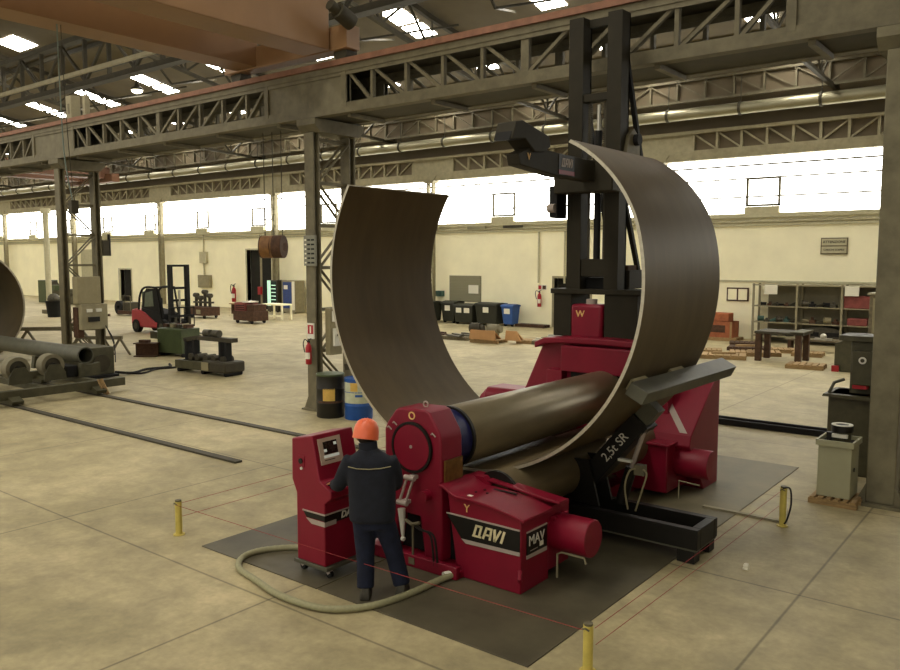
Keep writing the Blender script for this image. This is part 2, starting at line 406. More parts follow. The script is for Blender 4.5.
def girder(i):
    xr = CX[i] + .17 if i < 7 else 0; xl = CX[i+1] + .17
    if i == 0: pass
    t = thing('crane_girder', ['riveted lattice girder over the rolling machine between middle and right columns',
        'lattice girder between the middle and left columns, below the orange crane end', 'lattice girder span at the left edge beyond the left column',
        'distant lattice girder span, fourth along the runway', 'distant lattice girder span, fifth along the runway', 'distant lattice girder span, sixth along the runway'][i],
        'girder', ((xl+xr)/2, 12.75, 6.45), group='lattice girders of the crane runway')
    for y in (12.08, 13.24):
        n = 'front' if y < 12.5 else 'rear'
        c = MB(); c.box(xl, xr, y-.02, y+.2, 6.45, 6.58); c.box(xl, xr, y, y+.03, 6.58, 6.66); c.build('bottom_chord', 'steel', t)
        c = MB(); c.box(xl, xr, y-.02, y+.2, 7.3, 7.42); c.box(xl, xr, y, y+.03, 7.22, 7.3); c.build('top_chord', 'steel', t)
        for a, b in ((xl, xl+1.18), (xr-1.47, xr)):
            w = B(a, b, y+.03, y+.1, 6.58, 7.3); w.box(b-.14 if a == xl else a, b if a == xl else a+.14, y-.01, y+.14, 6.585, 7.295)
            w.build('web_plate', 'steel', t)
        xs = [xl+1.18]; L = (xr-1.47) - xs[0]
        d = L/2; first = d*.16; st = (d-first)/4
        half = [0, first] + [first + st*k for k in range(1, 5)]
        X = [xs[0]+v for v in half] + [xs[0]+L-v for v in half[-2::-1]]
        for k, xx in enumerate(X):
            if 0 < k < len(X)-1:
                wd = .07 if k != 5 else .16
                B(xx-wd/2, xx+wd/2, y+.03, y+.12, 6.6, 7.3).build('upright', 'steel', t)
            if k < len(X)-1:
                za, zb = (7.28, 6.62) if k < 5 else (6.62, 7.28)
                MB().bar((xx+.03, y+.075, za), (X[k+1]-.03, y+.075, zb), .06, .07, (0,1,0)).build('diagonal', 'steel', t)
    dk = B(xl, xr, 12.28, 13.24, 6.47, 6.52)
    dk.build('underside_plate', 'steel_dk', t)
    B(xl, xr, 12.2, 13.3, 7.42, 7.44).build('walkway_plate', 'steel_dk', t)
    for k in range(5):
        xx = xl + (xr-xl)*(k+.5)/5
        B(xx-.05, xx+.05, 12.2, 13.26, 6.38, 6.46).build('cross_tie', 'steel', t)
    r = B(xl, xr, 12.16, 12.3, 7.44, 7.54); r.box(xl, xr, 12.0, 12.16, 7.425, 7.54); r.build('rail', 'railred', t)
    return t
for i in range(6): girder(i)
# the girder carries on past the right column
t = thing('crane_girder', 'girder stub above the right hand clad column, at the photo edge', 'girder', (3, 12.75, 6.45), group='lattice girders of the crane runway')
B(CX[0]+.17, 8, 12.06, 12.28, 6.45, 6.6).build('bottom_chord', 'steel', t); B(CX[0]+.17, 8, 12.06, 12.28, 7.28, 7.42).build('top_chord', 'steel', t)
B(CX[0]+.17, 8, 12.1, 12.18, 6.6, 7.28).build('web_plate', 'steel', t); B(CX[0]+.17, 8, 12.04, 12.3, 7.42, 7.5).build('rail', 'railred', t)

# ------------------------------------------------------------------ wall row: lattice posts, trusses, duct
ordn = ['right hand', 'second', 'third', 'fourth', 'fifth', 'sixth', 'seventh', 'eighth']
for i, x in enumerate(wc):
    t = thing('wall_column', ordn[i] + ' slender lattice post against the far window wall, counted from the right', 'column', (x, 34, 0), group='lattice posts along the far wall')
    for dx in (-.22, .14): B(x+dx, x+dx+.08, 33.9, 34.15, 0, 7.6).build('post', 'steel_lt', t)
    l = MB()
    for k in range(10):
        z = .3 + .72*k
        l.bar((x-.18, 34, z), (x+.18, 34, z+.36), .04, .05, (0,1,0)); l.bar((x+.18, 34, z+.36), (x-.18, 34, z+.72), .04, .05, (0,1,0))
    l.build('lacing', 'steel_lt', t)
    MB().prism([(x-.3, 7.5), (x+.3, 7.5), (x+.55, 7.9), (x-.55, 7.9)], 'Y', 33.8, 34.25).build('cap', 'steel_lt', t)
for i in range(len(wc)-1):
    b, a = wc[i], wc[i+1]
    t = thing('wall_truss', ['right hand', 'second', 'third', 'fourth', 'fifth', 'sixth', 'seventh'][i] + ' pale lattice truss above the far windows, counted from the right', 'truss',
              ((a+b)/2, 34, 7.9), group='lattice trusses over the far windows')
    B(a, b, 33.85, 34.2, 7.6, 8.02).build('bottom_chord', 'steel_lt', t); B(a, b, 33.85, 34.2, 8.72, 8.86).build('top_chord', 'steel_lt', t)
    for s0, s1 in ((a, a+1.6), (b-1.3, b)): B(s0, s1, 33.95, 34.05, 8.02, 8.72).build('web_plate', 'steel_lt', t)
    n = 10; x0 = a+1.6; w = (b-1.3-x0)/n
    B(x0, b-1.3, 34.06, 34.09, 8.02, 8.72).build('back_panel', 'wallup', t)
    for k in range(n):
        xx = x0 + w*k
        B(xx-.05, xx+.05, 33.9, 34.05, 8.02, 8.72).build('upright', 'steel_lt', t)
        za, zb = (8.7, 8.04) if k < n/2 else (8.04, 8.7)
        MB().bar((xx+.05, 33.98, za), (xx+w-.05, 33.98, zb), .07, .08, (0,1,0)).build('diagonal', 'steel_lt', t)
    t = thing('upper_truss', ['right hand', 'second', 'third', 'fourth', 'fifth', 'sixth', 'seventh'][i] + ' thin lattice truss under the roof, above the long duct, counted from the right', 'truss',
              ((a+b)/2, 33, 9.9), group='thin lattice trusses under the roof')
    B(a, b, 32.95, 33.1, 9.9, 10.0).build('bottom_chord', 'steel', t); B(a, b, 32.95, 33.1, 10.75, 10.85).build('top_chord', 'steel', t)
    B(a, b, 33.12, 33.16, 10.0, 10.75).build('back_panel', 'wallup', t)
    n = 11; w = (b-a)/n
    for k in range(n):
        xx = a + w*k
        B(xx-.04, xx+.04, 32.97, 33.08, 10.0, 10.75).build('upright', 'steel', t)
        za, zb = (10.73, 10.02) if k < n/2 else (10.02, 10.73)
        MB().bar((xx, 33.0, za), (xx+w, 33.0, zb), .05, .06, (0,1,0)).build('diagonal', 'steel', t)
t = thing('ventilation_duct', 'long galvanised round duct running along the far wall below the roof', 'duct', (-43, 32.6, 9.4))
MB().cyl((XL, 32.6, 9.35), (XR, 32.6, 9.35), .24, 20).build('duct_pipe', 'galv', t)
for k in range(34):
    xx = -92 + 3*k
    h = MB().ring((xx-.05, 32.6, 9.35), (xx+.05, 32.6, 9.35), .28, .235, 16); h.bar((xx, 32.6, 9.6), (xx, 32.6, 10.6 if xx < 0 else 11.2), .03, .03); h.build('hanger', 'steel_dk', t)

# roof steel: trusses across, longitudinal lattice girder, purlins
for k in range(0, 9):
    x = CX[0] + .17 - 11.43*k*.5 * 2 + 5.7
    if x > XR or x < XL: continue
    t = thing('roof_truss', ('dark steel roof truss crossing the far bay, %s from the right' % ['first','second','third','fourth','fifth','sixth','seventh','eighth','ninth'][k]), 'truss', (x, 23, 10.5), group='roof trusses of the far bay')
    ys = [12.5, 15.2, 17.9, 20.6, 23.3, 26, 28.7, 31.4, 34.0]
    tc = MB(); bc = MB(); w = MB()
    zb = lambda y: roofz(y) - 1.5
    for a, b in zip(ys, ys[1:]):
        tc.bar((x, a, roofz(a)-.18), (x, b, roofz(b)-.18), .16, .18); bc.bar((x, a, zb(a)), (x, b, zb(b)), .14, .14)
    for q, (a, b) in enumerate(zip(ys, ys[1:])):
        MB().bar((x, a, zb(a)), (x, (a+b)/2, roofz((a+b)/2)-.2), .06, .08).build('diagonal', 'steel_dk', t)
        MB().bar((x, (a+b)/2, roofz((a+b)/2)-.2), (x, b, zb(b)), .06, .08).build('diagonal', 'steel_dk', t)
        MB().bar((x, b, zb(b)), (x, b, roofz(b)-.2), .05, .06).build('upright', 'steel_dk', t)
    tc.build('top_chord', 'steel_dk', t); bc.build('bottom_chord', 'steel_dk', t)
t = thing('roof_girder', 'long dark lattice girder high under the roof, above the skylight row', 'girder', (-43, 17.5, 10.6))
for z in (10.55, 12.45): B(XL, 2, 17.3, 17.7, z, z+.2).build('chord', 'steel_dk', t)
for z in (10.8,): B(XL, 2, 16.5, 16.62, z-.1, z+.05).build('chord', 'steel_lt', t)
for k in range(49):
    x = -92 + 1.9*k
    B(x-.05, x+.05, 17.42, 17.58, 10.7, 12.5).build('upright', 'steel_dk', t)
    za, zb = (10.75, 12.45) if k % 2 else (12.45, 10.75)
    MB().bar((x, 17.5, za), (x+1.9, 17.5, zb), .1, .1, (0,1,0)).build('diagonal', 'steel_dk', t)
for k, y in enumerate((14.2, 15.8, 19.3, 21.0, 25.6, 27.6, 30.0)):
    tag(B(XL, XR, y-.06, y+.06, roofz(y)-.2, roofz(y)-.02).build('purlin', 'steel_dk'), 'long dark purlin under the far bay roof, %s counting from the girder towards the windows' % ['first','second','third','fourth','fifth','sixth','seventh'][k], 'purlin', 'purlins under the roof')
for k in range(16):
    xx = -3 - 5.7*k
    t = thing('knee_brace', 'dark sloping knee brace under the roof, %s from the right' % ['first','second','third','fourth','fifth','sixth','seventh','eighth','ninth','tenth','eleventh','twelfth','thirteenth','fourteenth','fifteenth','sixteenth'][k], 'brace', (xx, 20, 11.3), group='knee braces under the roof')
    MB().bar((xx, 20.5, 10.95), (xx+1.6, 24.0, 11.95), .06, .07).build('brace', 'steel_dk', t)
    MB().bar((xx, 20.5, 10.95), (xx-1.6, 24.0, 11.95), .06, .07).build('brace', 'steel_dk', t)
    MB().bar((xx, 20.5, 10.95), (xx, 18.5, 13.1), .06, .07).build('brace', 'steel_dk', t)
t = thing('ceiling_lamp', 'round glowing lamp hanging under the far bay roof at left', 'lamp', (-36.76, 22, 11.5))
MB().lathe([(.02, .55), (.08, .5), (.12, .3), (.3, .18), (.32, .1)], (-36.76, 22, 11.5), 20).build('lamp_shade', 'steel_dk', t)
MB().sphere((-36.76, 22, 11.6), .27, 16, .6).build('bulb', 'lampglow', t)
MB().cyl((-36.76, 22, 12.0), (-36.76, 22, 12.55), .02, 6).build('cord', 'black', t)
t = thing('junction_box', 'pale upright box standing on the girder top above the left column', 'box', (-24.5, 12.6, 7.44))
B(-24.75, -24.4, 12.4, 12.7, 7.445, 8.35).build('casing', 'steel_lt', t, bevel=.02); B(-23.9, -23.75, 12.5, 12.65, 7.44, 8.3).build('bracket_post', 'steel_lt', t); B(-24.6, -24.5, 12.39, 12.4, 7.8, 8.1).build('door_plate', 'steel', t)

# ------------------------------------------------------------------ orange overhead crane
t = thing('overhead_crane', 'large orange-brown overhead crane bridge at the top left, running to the girder', 'crane', (-13, 5, 7.5))
B(-15.75, -15.0, -6, 12.0, 7.75, 9.3).build('bridge_beam', 'crane', t, bevel=.02)
B(-13.3, -12.5, -6, 11.85, 7.7, 9.7).build('bridge_beam', 'crane', t, bevel=.02)
B(-16.2, -12.1, 11.95, 12.34, 7.72, 8.2).build('end_truck', 'crane', t, bevel=.02)
for xx in (-15.9, -12.4): MB().cyl((xx, 12.06, 7.7), (xx, 12.36, 7.7), .19, 20).build('wheel', 'steel_dk', t)
m = MB(); m.cyl((-12.0, 11.6, 8.35), (-12.0, 12.0, 8.2), .17, 16); m.cyl((-12.0, 11.4, 8.42), (-12.0, 11.6, 8.35), .11, 16); m.build('drive_motor', 'steel_dk', t)
B(-15.7, -15.05, -5.9, 11.6, 9.3, 9.34).build('walkway', 'steel_dk', t)
t = thing('pendant_cable', 'thin blue-green pendant cable hanging from the crane in front of the left column', 'cable', (-15.2, 7.6, 4.25))
MB().tube(smoothpath([(-15.25, 7.55, 7.8), (-15.24, 7.55, 6.5), (-15.2, 7.56, 5.3), (-15.05, 7.6, 4.5)]), .013, 6).build('cord', 'cable', t)
MB().tube(smoothpath([(-15.25, 7.62, 7.8), (-15.2, 7.62, 6.3), (-15.12, 7.62, 5.2), (-15.02, 7.62, 4.5)]), .008, 6).build('strain_wire', 'steel_dk', t)
B(-15.1, -14.98, 7.54, 7.68, 4.25, 4.5).build('control_box', 'steel_dk', t)

t = thing('overhead_crane', 'far orange crane bridge glimpsed under the girder at the left edge', 'crane', (-61, 22, 9))
B(-62, -61, 14, 32, 9.35, 10.3).build('bridge_beam', 'crane2', t); B(-58.5, -57.6, 14, 32, 9.35, 10.2).build('bridge_beam', 'crane2', t); B(-63, -56.6, 31.6, 32.2, 9.1, 9.7).build('end_truck', 'crane2', t)

# hanging hook block
t = thing('hook_block', 'twin round hook block with orange-brown sheaves hanging left of the middle column', 'hook block', (-15.3, 12.6, 3.4))
for sx in (-.2, .22):
    s = MB().cyl((-15.3+sx-.1, 12.6-.1*1, 3.69), (-15.3+sx+.12, 12.6+.02, 3.69), .27, 24)
    w = s.build('sheave', 'sheave' if sx < 0 else 'rust', t)
    MB().ring((-15.3+sx-.13, 12.48, 3.69), (-15.3+sx-.1, 12.5, 3.69), .27, .2, 24).build('rim', 'rust' if sx < 0 else 'sheave', w)
MB().cyl((-15.65, 12.5, 3.69), (-14.95, 12.65, 3.69), .1, 14).build('axle', 'rust', t)
for sx, sy in ((-.3, -.02), (.0, 0), (.28, .03)):
    MB().cyl((-15.3+sx, 12.6+sy, 3.7), (-15.3+sx, 12.6+sy, 6.4), .012, 6).build('wire_rope', 'steel_dk', t)

# ------------------------------------------------------------------ floor furniture of the middle: floor plates, rails, beam
k = 0
for (x0, x1, n1) in ((-8.02, -6.02, 'left'), (-6.0, -3.44, 'right')):
    for (y0, y1, n2) in ((5.42, 9.48, 'front'), (9.5, 13.6, 'rear')):
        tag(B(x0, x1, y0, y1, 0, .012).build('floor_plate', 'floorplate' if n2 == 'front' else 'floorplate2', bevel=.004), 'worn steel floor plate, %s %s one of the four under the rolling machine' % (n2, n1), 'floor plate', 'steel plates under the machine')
t = tag(B(-27, -10.9, 8.06, 8.2, 0, .035).build('floor_rail', 'steel_dk'), 'nearer steel floor rail running from the roller bed, ending short of the red console', 'rail', 'floor rails of the roller bed')
t = tag(B(-27, -9.2, 10.06, 10.2, 0, .035).build('floor_rail', 'steel_dk'), 'farther steel floor rail passing behind the red console', 'rail', 'floor rails of the roller bed')
b = MB(); b.box(-7, -1.5, 16.25, 16.6, 0, .02); b.box(-7, -1.5, 16.25, 16.3, .02, .12); b.box(-7, -1.5, 16.55, 16.6, .02, .12)
tag(b.build('steel_channel', 'blackmatt'), 'long black steel channel lying on the floor behind the machine', 'beam')
MBd = MB(); MBd.sphere((-2.71, 8.72, .035), .035, 8); MBd.box(-2.74, -2.68, 8.69, 8.74, 0, .02)
tag(MBd.build('crumpled_scrap', 'paper'), 'small white scrap lying on bare concrete right of the machine', 'litter')

# ------------------------------------------------------------------ rolling machine
mc = thing('plate_rolling_machine', 'big crimson four-roll plate bending machine in the centre, with steel rolls', 'machine', (-5.72, 9.2, 0))
f = MB(); f.box(-6.5, -5.0, 6.5, 7.15, .012, .09); f.box(-6.5, -5.0, 6.46, 6.54, .012, .15)
for xx in (-6.45, -5.2): f.box(xx, xx+.22, 7.1, 11.4, .012, .22)
f.build('base_frame', 'red', mc, bevel=.01)
B(-6.4, -5.0, 6.75, 7.0, .1, .5).build('cavity_shade', 'blackmatt', mc)  # black box painting the dark cavity between the housing legs
hp = [(-6.14,.1),(-6.14,1.48),(-6.10,1.56),(-5.98,1.71),(-5.93,1.74),(-5.55,1.755),(-5.48,1.73),(-5.34,1.52),(-5.32,1.44),(-5.3,.1),(-5.55,.1),(-5.62,.55),(-5.92,.55),(-6.0,.1)]
nh = MB().prism(hp, 'Y', 6.6, 6.98).build('near_housing', 'red', mc, bevel=.02)
MB().cyl((-5.72, 6.57, 1.32), (-5.72, 6.6, 1.32), .255, 40).build('cover_disc', 'red', nh)
MB().ring((-5.72, 6.565, 1.32), (-5.72, 6.6, 1.32), .288, .262, 40).build('seal_ring', 'black', nh)
MB().cyl((-5.72, 6.56, 1.33), (-5.72, 6.57, 1.33), .018, 10).build('grease_nipple', 'silver', nh)
text('O', .125, (-5.73, 6.597, 1.668), FRONT, 'yellow_letter', nh, bold=.012)
def lift_eye(c, r, parent, name='lifting_eye', ax='Y'):
    n = 14; pts = [Vector(c) + Vector((r*math.cos(2*PI*i/n), 0, r + r*math.sin(2*PI*i/n))) for i in range(n+1)]
    MB().tube(pts, r*.28, 6).build(name, 'silver', parent)
lift_eye((-5.68, 6.78, 1.75), .032, nh)
for p in ((-5.98, 1.56), (-5.42, 1.50), (-6.06, 1.5)):
    MB().tube([(p[0]-.03, 6.595, p[1]), (p[0], 6.575, p[1]+.02), (p[0]+.03, 6.595, p[1]-.02)], .008, 6).build('bolt_handle', 'silver', nh)
B(-5.31, -5.288, 6.64, 6.95, .95, 1.22).build('wear_plate', 'brass', nh)
# tilt linkage below the disc
lk = MB()
for dx in (-.045, .045): lk.bar((-5.68+dx, 6.5, .98), (-5.79+dx, 6.5, .70), .022, .022)
lk.cyl((-5.86, 6.5, .7), (-5.72, 6.5, .7), .03, 14); lk.cyl((-5.75, 6.5, 1.0), (-5.61, 6.5, 1.0), .03, 14); lk.box(-5.83, -5.75, 6.5, 6.6, .68, .72); lk.box(-5.72, -5.64, 6.5, 6.6, .98, 1.02)
lk = lk.build('tilt_link', 'silver', mc)
MB().cyl((-5.82, 6.52, .62), (-5.80, 6.52, .30), .045, 12, .018).build('tilt_rod', 'white', lk)
MB().sphere((-5.80, 6.52, .28), .03, 10).build('rod_end', 'white', lk)
MB().cyl((-5.5, 6.5, .82), (-5.5, 6.6, .82), .06, 14).build('pivot_lug', 'red', mc)
v = MB(); v.cyl((-5.62, 6.48, .1), (-5.62, 6.48, .5), .012, 8); v.tube([(-5.72, 6.48, .52), (-5.62, 6.46, .5), (-5.52, 6.48, .53)], .02, 6); v.box(-5.66,-5.58,6.45,6.52,.05,.12); v.build('valve_riser', 'steel', mc)
hz = MB()
for dx in (0, .05): hz.tube(smoothpath([(-5.66+dx, 6.5, .5), (-5.5+dx, 6.45, .47), (-5.36+dx, 6.47, .42), (-5.31+dx, 6.47, .1)]), .012, 6)
hz.build('hydraulic_hose', 'black', mc)
# rolls
bf = MB().cyl((-5.72, 6.98, 1.32), (-5.72, 7.27, 1.32), .335, 40).build('roll_journal', 'blue', mc)
MB().ring((-5.72, 7.26, 1.32), (-5.72, 7.3, 1.32), .365, .3, 40).build('flange', 'black', bf)
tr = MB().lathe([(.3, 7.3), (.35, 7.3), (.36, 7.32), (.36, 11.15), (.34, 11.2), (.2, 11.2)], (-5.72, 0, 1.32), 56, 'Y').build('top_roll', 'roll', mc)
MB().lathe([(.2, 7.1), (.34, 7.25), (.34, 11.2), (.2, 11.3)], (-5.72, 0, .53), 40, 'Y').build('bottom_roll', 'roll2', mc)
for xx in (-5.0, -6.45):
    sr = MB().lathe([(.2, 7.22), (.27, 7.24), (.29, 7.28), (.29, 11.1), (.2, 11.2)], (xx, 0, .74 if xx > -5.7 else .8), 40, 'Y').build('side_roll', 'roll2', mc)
    MB().ring((xx, 7.2, .74 if xx > -5.7 else .8), (xx, 7.24, .74 if xx > -5.7 else .8), .3, .2, 32).build('seal_ring', 'black', sr)
# near side drive box
gb = MB().prism([(-5.22,.95),(-5.17,.9),(-5.09,.86),(-4.9,.865),(-4.65,.85),(-4.38,.81),(-4.27,.78),(-4.27,0.012),(-5.08,0.012)], 'Y', 6.58, 7.12).build('drive_box', 'red', mc, bevel=.012)
B(-5.05, -4.28, 7.12, 7.55, .1, .78).build('rear_box', 'red', gb)
tp = [(-5.31,.955),(-5.25,.95),(-5.17,.905),(-5.09,.87),(-4.9,.872),(-4.65,.857),(-4.38,.815),(-4.215,.775)]
text('Y', .12, (-4.95, 6.577, .775), FRONT, 'yellow_letter', gb, bold=.008)
cv = MB().prism(tp + [(a, b+.03) for a, b in reversed(tp)], 'Y', 6.54, 7.1).build('top_cover', 'red', gb, bevel=.006)
MB().prism([(-5.31,.98),(-5.12,.975),(-5.02,.9),(-5.2,.9)], 'Y', 7.1, 7.28).build('cover_lip', 'red', cv)
MB().prism([(-5.06,.93),(-4.15,.84),(-4.15,.865),(-5.06,.955)], 'Y', 7.12, 7.3).build('rear_cover', 'red', gb, bevel=.005)
B(-5.0, -4.3, 7.54, 7.57, .3, .74).build('guard_sheet', 'red', gb)
for dx, dy in ((-4.95, 6.9), (-4.86, 6.82), (-4.98, 6.78)): MB().cyl((dx, dy, .895), (dx, dy, .91), .015, 10).build('plug', 'black', cv)
B(-4.98, -4.92, 6.62, 6.66, .898, .906).build('data_plate', 'paper', cv)
B(-4.9, -4.6, 6.98, 7.02, .895, .903).build('slot', 'blackmatt', cv)
bd = MB().prism([(-5.22,.675),(-4.28,.672),(-4.28,.455),(-5.02,.44)], 'Y', 6.572, 6.58).build('stripe', 'black', gb)
MB().prism([(-5.22,.69),(-4.28,.688),(-4.28,.672),(-5.22,.675)], 'Y', 6.57, 6.58).build('stripe_line', 'silver', bd)
MB().prism([(-5.02,.44),(-4.28,.455),(-4.28,.415),(-4.96,.398)], 'Y', 6.571, 6.58).build('stripe_base', 'silver', bd)
# logo: slanted block letters
def slant(x, z, s=.16): return (x + s*(z-.5), z)
def logo(parent, x0, z0, h, sc, fn, m='cream_letter'):
    # four block letters drawn in a unit box: first letter is a gate-like D with a foot, then A, V, I
    segs = []
    w = .85
    def stroke(p, q, t): segs.append((p, q, t))
    stroke((.12,.1),(.24,1),.2); stroke((.24,.92),(.72,.92),.17); stroke((.72,1),(.62,.1),.2); stroke((-.02,.06),(.85,.06),.15)
    stroke((1.02,0),(1.22,1),.2); stroke((1.2,.92),(1.62,.92),.17); stroke((1.66,1),(1.66,0),.2); stroke((1.1,.38),(1.66,.38),.15)
    stroke((1.95,1),(2.12,.0),.22); stroke((2.12,0),(2.52,1),.2)
    stroke((2.72,0),(2.86,1),.22)
    g = MB()
    for (a, b, t) in segs:
        P = []
        d = Vector((b[0]-a[0], b[1]-a[1])).normalized(); nrm = Vector((-d.y, d.x))*t/2
        for q in (Vector(a)+nrm, Vector(b)+nrm, Vector(b)-nrm, Vector(a)-nrm):
            P.append((x0 + (q.x + .18*q.y)*h*sc, z0 + q.y*h))
        fn(g, P)
    return g.build('lettering', m, parent)
logo(bd, -4.87, .50, .13, 1.03, lambda g, P: g.prism(P, 'Y', 6.566, 6.572))
# +X face panel
sb = MB().prism([(6.68,.625),(7.07,.625),(7.07,.39),(6.68,.395)], 'X', -4.27, -4.262).build('side_panel', 'black', gb)
MB().prism([(6.68,.64),(7.07,.64),(7.07,.625),(6.68,.625)], 'X', -4.27, -4.26).build('stripe_line', 'silver', sb)
MB().prism([(6.68,.395),(7.07,.39),(7.07,.345),(6.68,.355)], 'X', -4.27, -4.261).build('stripe_base', 'silver', sb)
text('MAV', .15, (-4.258, 6.86, .53), SIDE, 'white_letter', sb)
B(-4.26, -4.256, 6.92, 6.99, .43, .48).build('emblem', 'paper', sb); B(-4.26, -4.257, 6.74, 6.88, .425, .433).build('small_print', 'silver', sb)
MB().tube([(-4.27, 6.57, .16), (-4.25, 6.53, .2), (-4.27, 6.57, .27)], .025, 8).build('lug', 'red', gb)
mo = MB().lathe([(.19, -4.3), (.2, -4.28), (.2, -3.85), (.193, -3.84), (.01, -3.835)], (0, 7.3, .49), 36, 'X').build('drive_motor', 'red', mc)
for ang in (35, 325, 145): MB().cyl((-4.27, 7.3+.21*math.sin(R(ang)), .49+.21*math.cos(R(ang))), (-4.22, 7.3+.21*math.sin(R(ang)), .49+.21*math.cos(R(ang))), .025, 8).build('flange_bolt', 'red', mo)
MB().tube([(-4.2, 7.18, .02), (-4.2, 7.18, .28), (-4.15, 7.18, .31), (-3.88, 7.18, .31), (-3.86, 7.18, .25)], .012, 6).build('drain_pipe', 'steel_lt', mo)
# far housing
fh = MB().prism([(-7.3,.012),(-7.3,1.2),(-6.9,2.08),(-4.75,2.05),(-5.0,1.3),(-5.0,.012)], 'Y', 11.3, 11.95).build('far_housing', 'red', mc, bevel=.02)
pts = [(-6.98,2.05),(-6.8,2.13),(-6.4,2.16),(-5.7,2.17),(-5.0,2.15),(-4.7,2.1)]
MB().prism(pts + [(a, b-.1) for a, b in reversed(pts)], 'Y', 11.1, 12.0).build('top_flange', 'red', fh, bevel=.02)
B(-6.45, -5.0, 11.05, 11.3, 1.62, 2.03).build('cross_head', 'red', fh, bevel=.015)
B(-6.3, -5.15, 11.12, 11.305, 1.3, 1.62).build('recess_shade', 'blackmatt', fh)  # solid black block painting the shade under the cross head
for xx in (-6.75, -4.95): B(xx, xx+.28, 11.12, 11.3, .2, 1.62).build('guide_rib', 'red', fh, bevel=.01)
B(-6.1, -5.35, 11.2, 11.3, .5, 1.5).build('bearing_block', 'red', fh)
B(-7.25, -6.4, 11.28, 11.3, 1.12, 1.15).build('stripe_line', 'silver', fh); B(-7.2, -6.5, 11.285, 11.3, .85, 1.11).build('stripe', 'black', fh)
text('DAVI', .16, (-6.95, 11.283, .98), FRONT, 'white_letter', fh, bold=.02, shear=.2)
B(-5.0, -4.3, 11.28, 11.3, 1.13, 1.16).build('stripe_line', 'silver', fh)
ld = MB().prism([(11.1,.5),(11.75,.5),(11.75,1.12),(11.65,1.2),(11.2,1.2),(11.1,1.1)], 'X', -8.0, -7.25)
ld = ld.build('left_drive_box', 'red', mc, bevel=.03)
MB().cyl((-8.1, 11.42, .86), (-7.9, 11.42, .86), .29, 28).build('rounded_end', 'red', ld)
MB().lathe([(.2, 0), (.18, .05), (.05, .1)], (-8.2, 11.42, .86), 20, 'X').build('end_cap', 'red', ld)
# far right cover with sloping sheet
rs = MB().prism([(11.95,.012),(11.95,1.66),(11.78,1.66),(10.85,.9),(10.8,.75),(11.4,.012)], 'X', -5.15, -4.2).build('sloping_guard', 'red', mc, bevel=.015)
d = Vector((0, 11.78-10.85, 1.66-.9)).normalized(); nn = Vector((0, -d.z, d.y))
def on_slope(x, s): return Vector((x, 10.85, .9)) + d*s + nn*.006
pl = MB()
q = [on_slope(-4.38, .04), on_slope(-4.27, .04), on_slope(-4.70, .60), on_slope(-4.81, .60)]
pl.add([*q, *[p - nn*.004 for p in q]], [(0,1,2,3),(7,6,5,4),(0,1,5,4),(1,2,6,5),(2,3,7,6),(3,0,4,7)]); pl.build('name_plate', 'silver', rs)
B(-5.2, -4.42, 10.55, 11.35, .1, .78).build('far_drive_box', 'red', mc, bevel=.02)
B(-5.25, -4.38, 10.5, 11.3, .78, .81).build('far_drive_cover', 'red', mc, bevel=.005)
mo = MB().lathe([(.19, -4.45), (.21, -4.4), (.21, -3.95), (.2, -3.93), (.01, -3.92)], (0, 10.95, .5), 32, 'X').build('drive_motor', 'red', mc)
MB().tube([(-4.3, 10.7, .02), (-4.3, 10.7, .28), (-4.0, 10.7, .26)], .012, 6).build('drain_pipe', 'steel_lt', mo)
cw = MB().lathe([(.25, 2.14), (.28, 2.15), (.28, 2.66), (.26, 2.69), (.01, 2.69)], (-6.18, 11.33, 0), 8)
cw = B(-6.46, -5.9, 11.36, 11.7, 2.12, 2.68)
cw = cw.build('lift_cylinder_cover', 'red', mc, bevel=.05)
text('W', .15, (-6.28, 11.356, 2.52), FRONT, 'yellow_letter', cw, bold=.01)
MB().cyl((-6.15, 11.5, 2.66), (-6.15, 11.5, 2.76), .09, 14).build('cap', 'silver', cw)

# ------------------------------------------------------------------ rolled shell
cx, cz, r0 = -5.69, 3.15, 2.27
sh = MB(); prof2 = []
a0, a1, n = 147.5, 407., 90
for i in range(n+1):
    a = a0 + (a1-a0)*i/n
    r = r0
    if a > 375: r = r0 - .22*((a-375)/32)**1.6
    prof2.append((cx + r*math.cos(R(a)), cz + r*math.sin(R(a)), math.cos(R(a)), math.sin(R(a))))
th = .036; y0, y1 = 7.5, 9.6; vs = []
for X, Z, c, s in prof2:
    vs += [(X, y0, Z), (X, y1, Z), (X-c*th, y1, Z-s*th), (X-c*th, y0, Z-s*th)]
for i in range(n):
    k = 4*i
    sh.cur = 0; sh.add([], [])
    for m_, q in ((0, (k, k+1, k+5, k+4)), (0, (k+2, k+3, k+7, k+6)), (1, (k+1, k+2, k+6, k+5)), (1, (k+3, k, k+4, k+7))):
        sh.f.append(list(q)); sh.mi.append(m_)
sh.f.append([3,2,1,0]); sh.mi.append(1); k = 4*n; sh.f.append([k,k+1,k+2,k+3]); sh.mi.append(1)
sh.v = [Vector(v) for v in vs]
tag(sh.build('rolled_steel_shell', ['shell', 'cut']), 'huge open curved dark steel plate held between the machine rolls', 'steel plate')

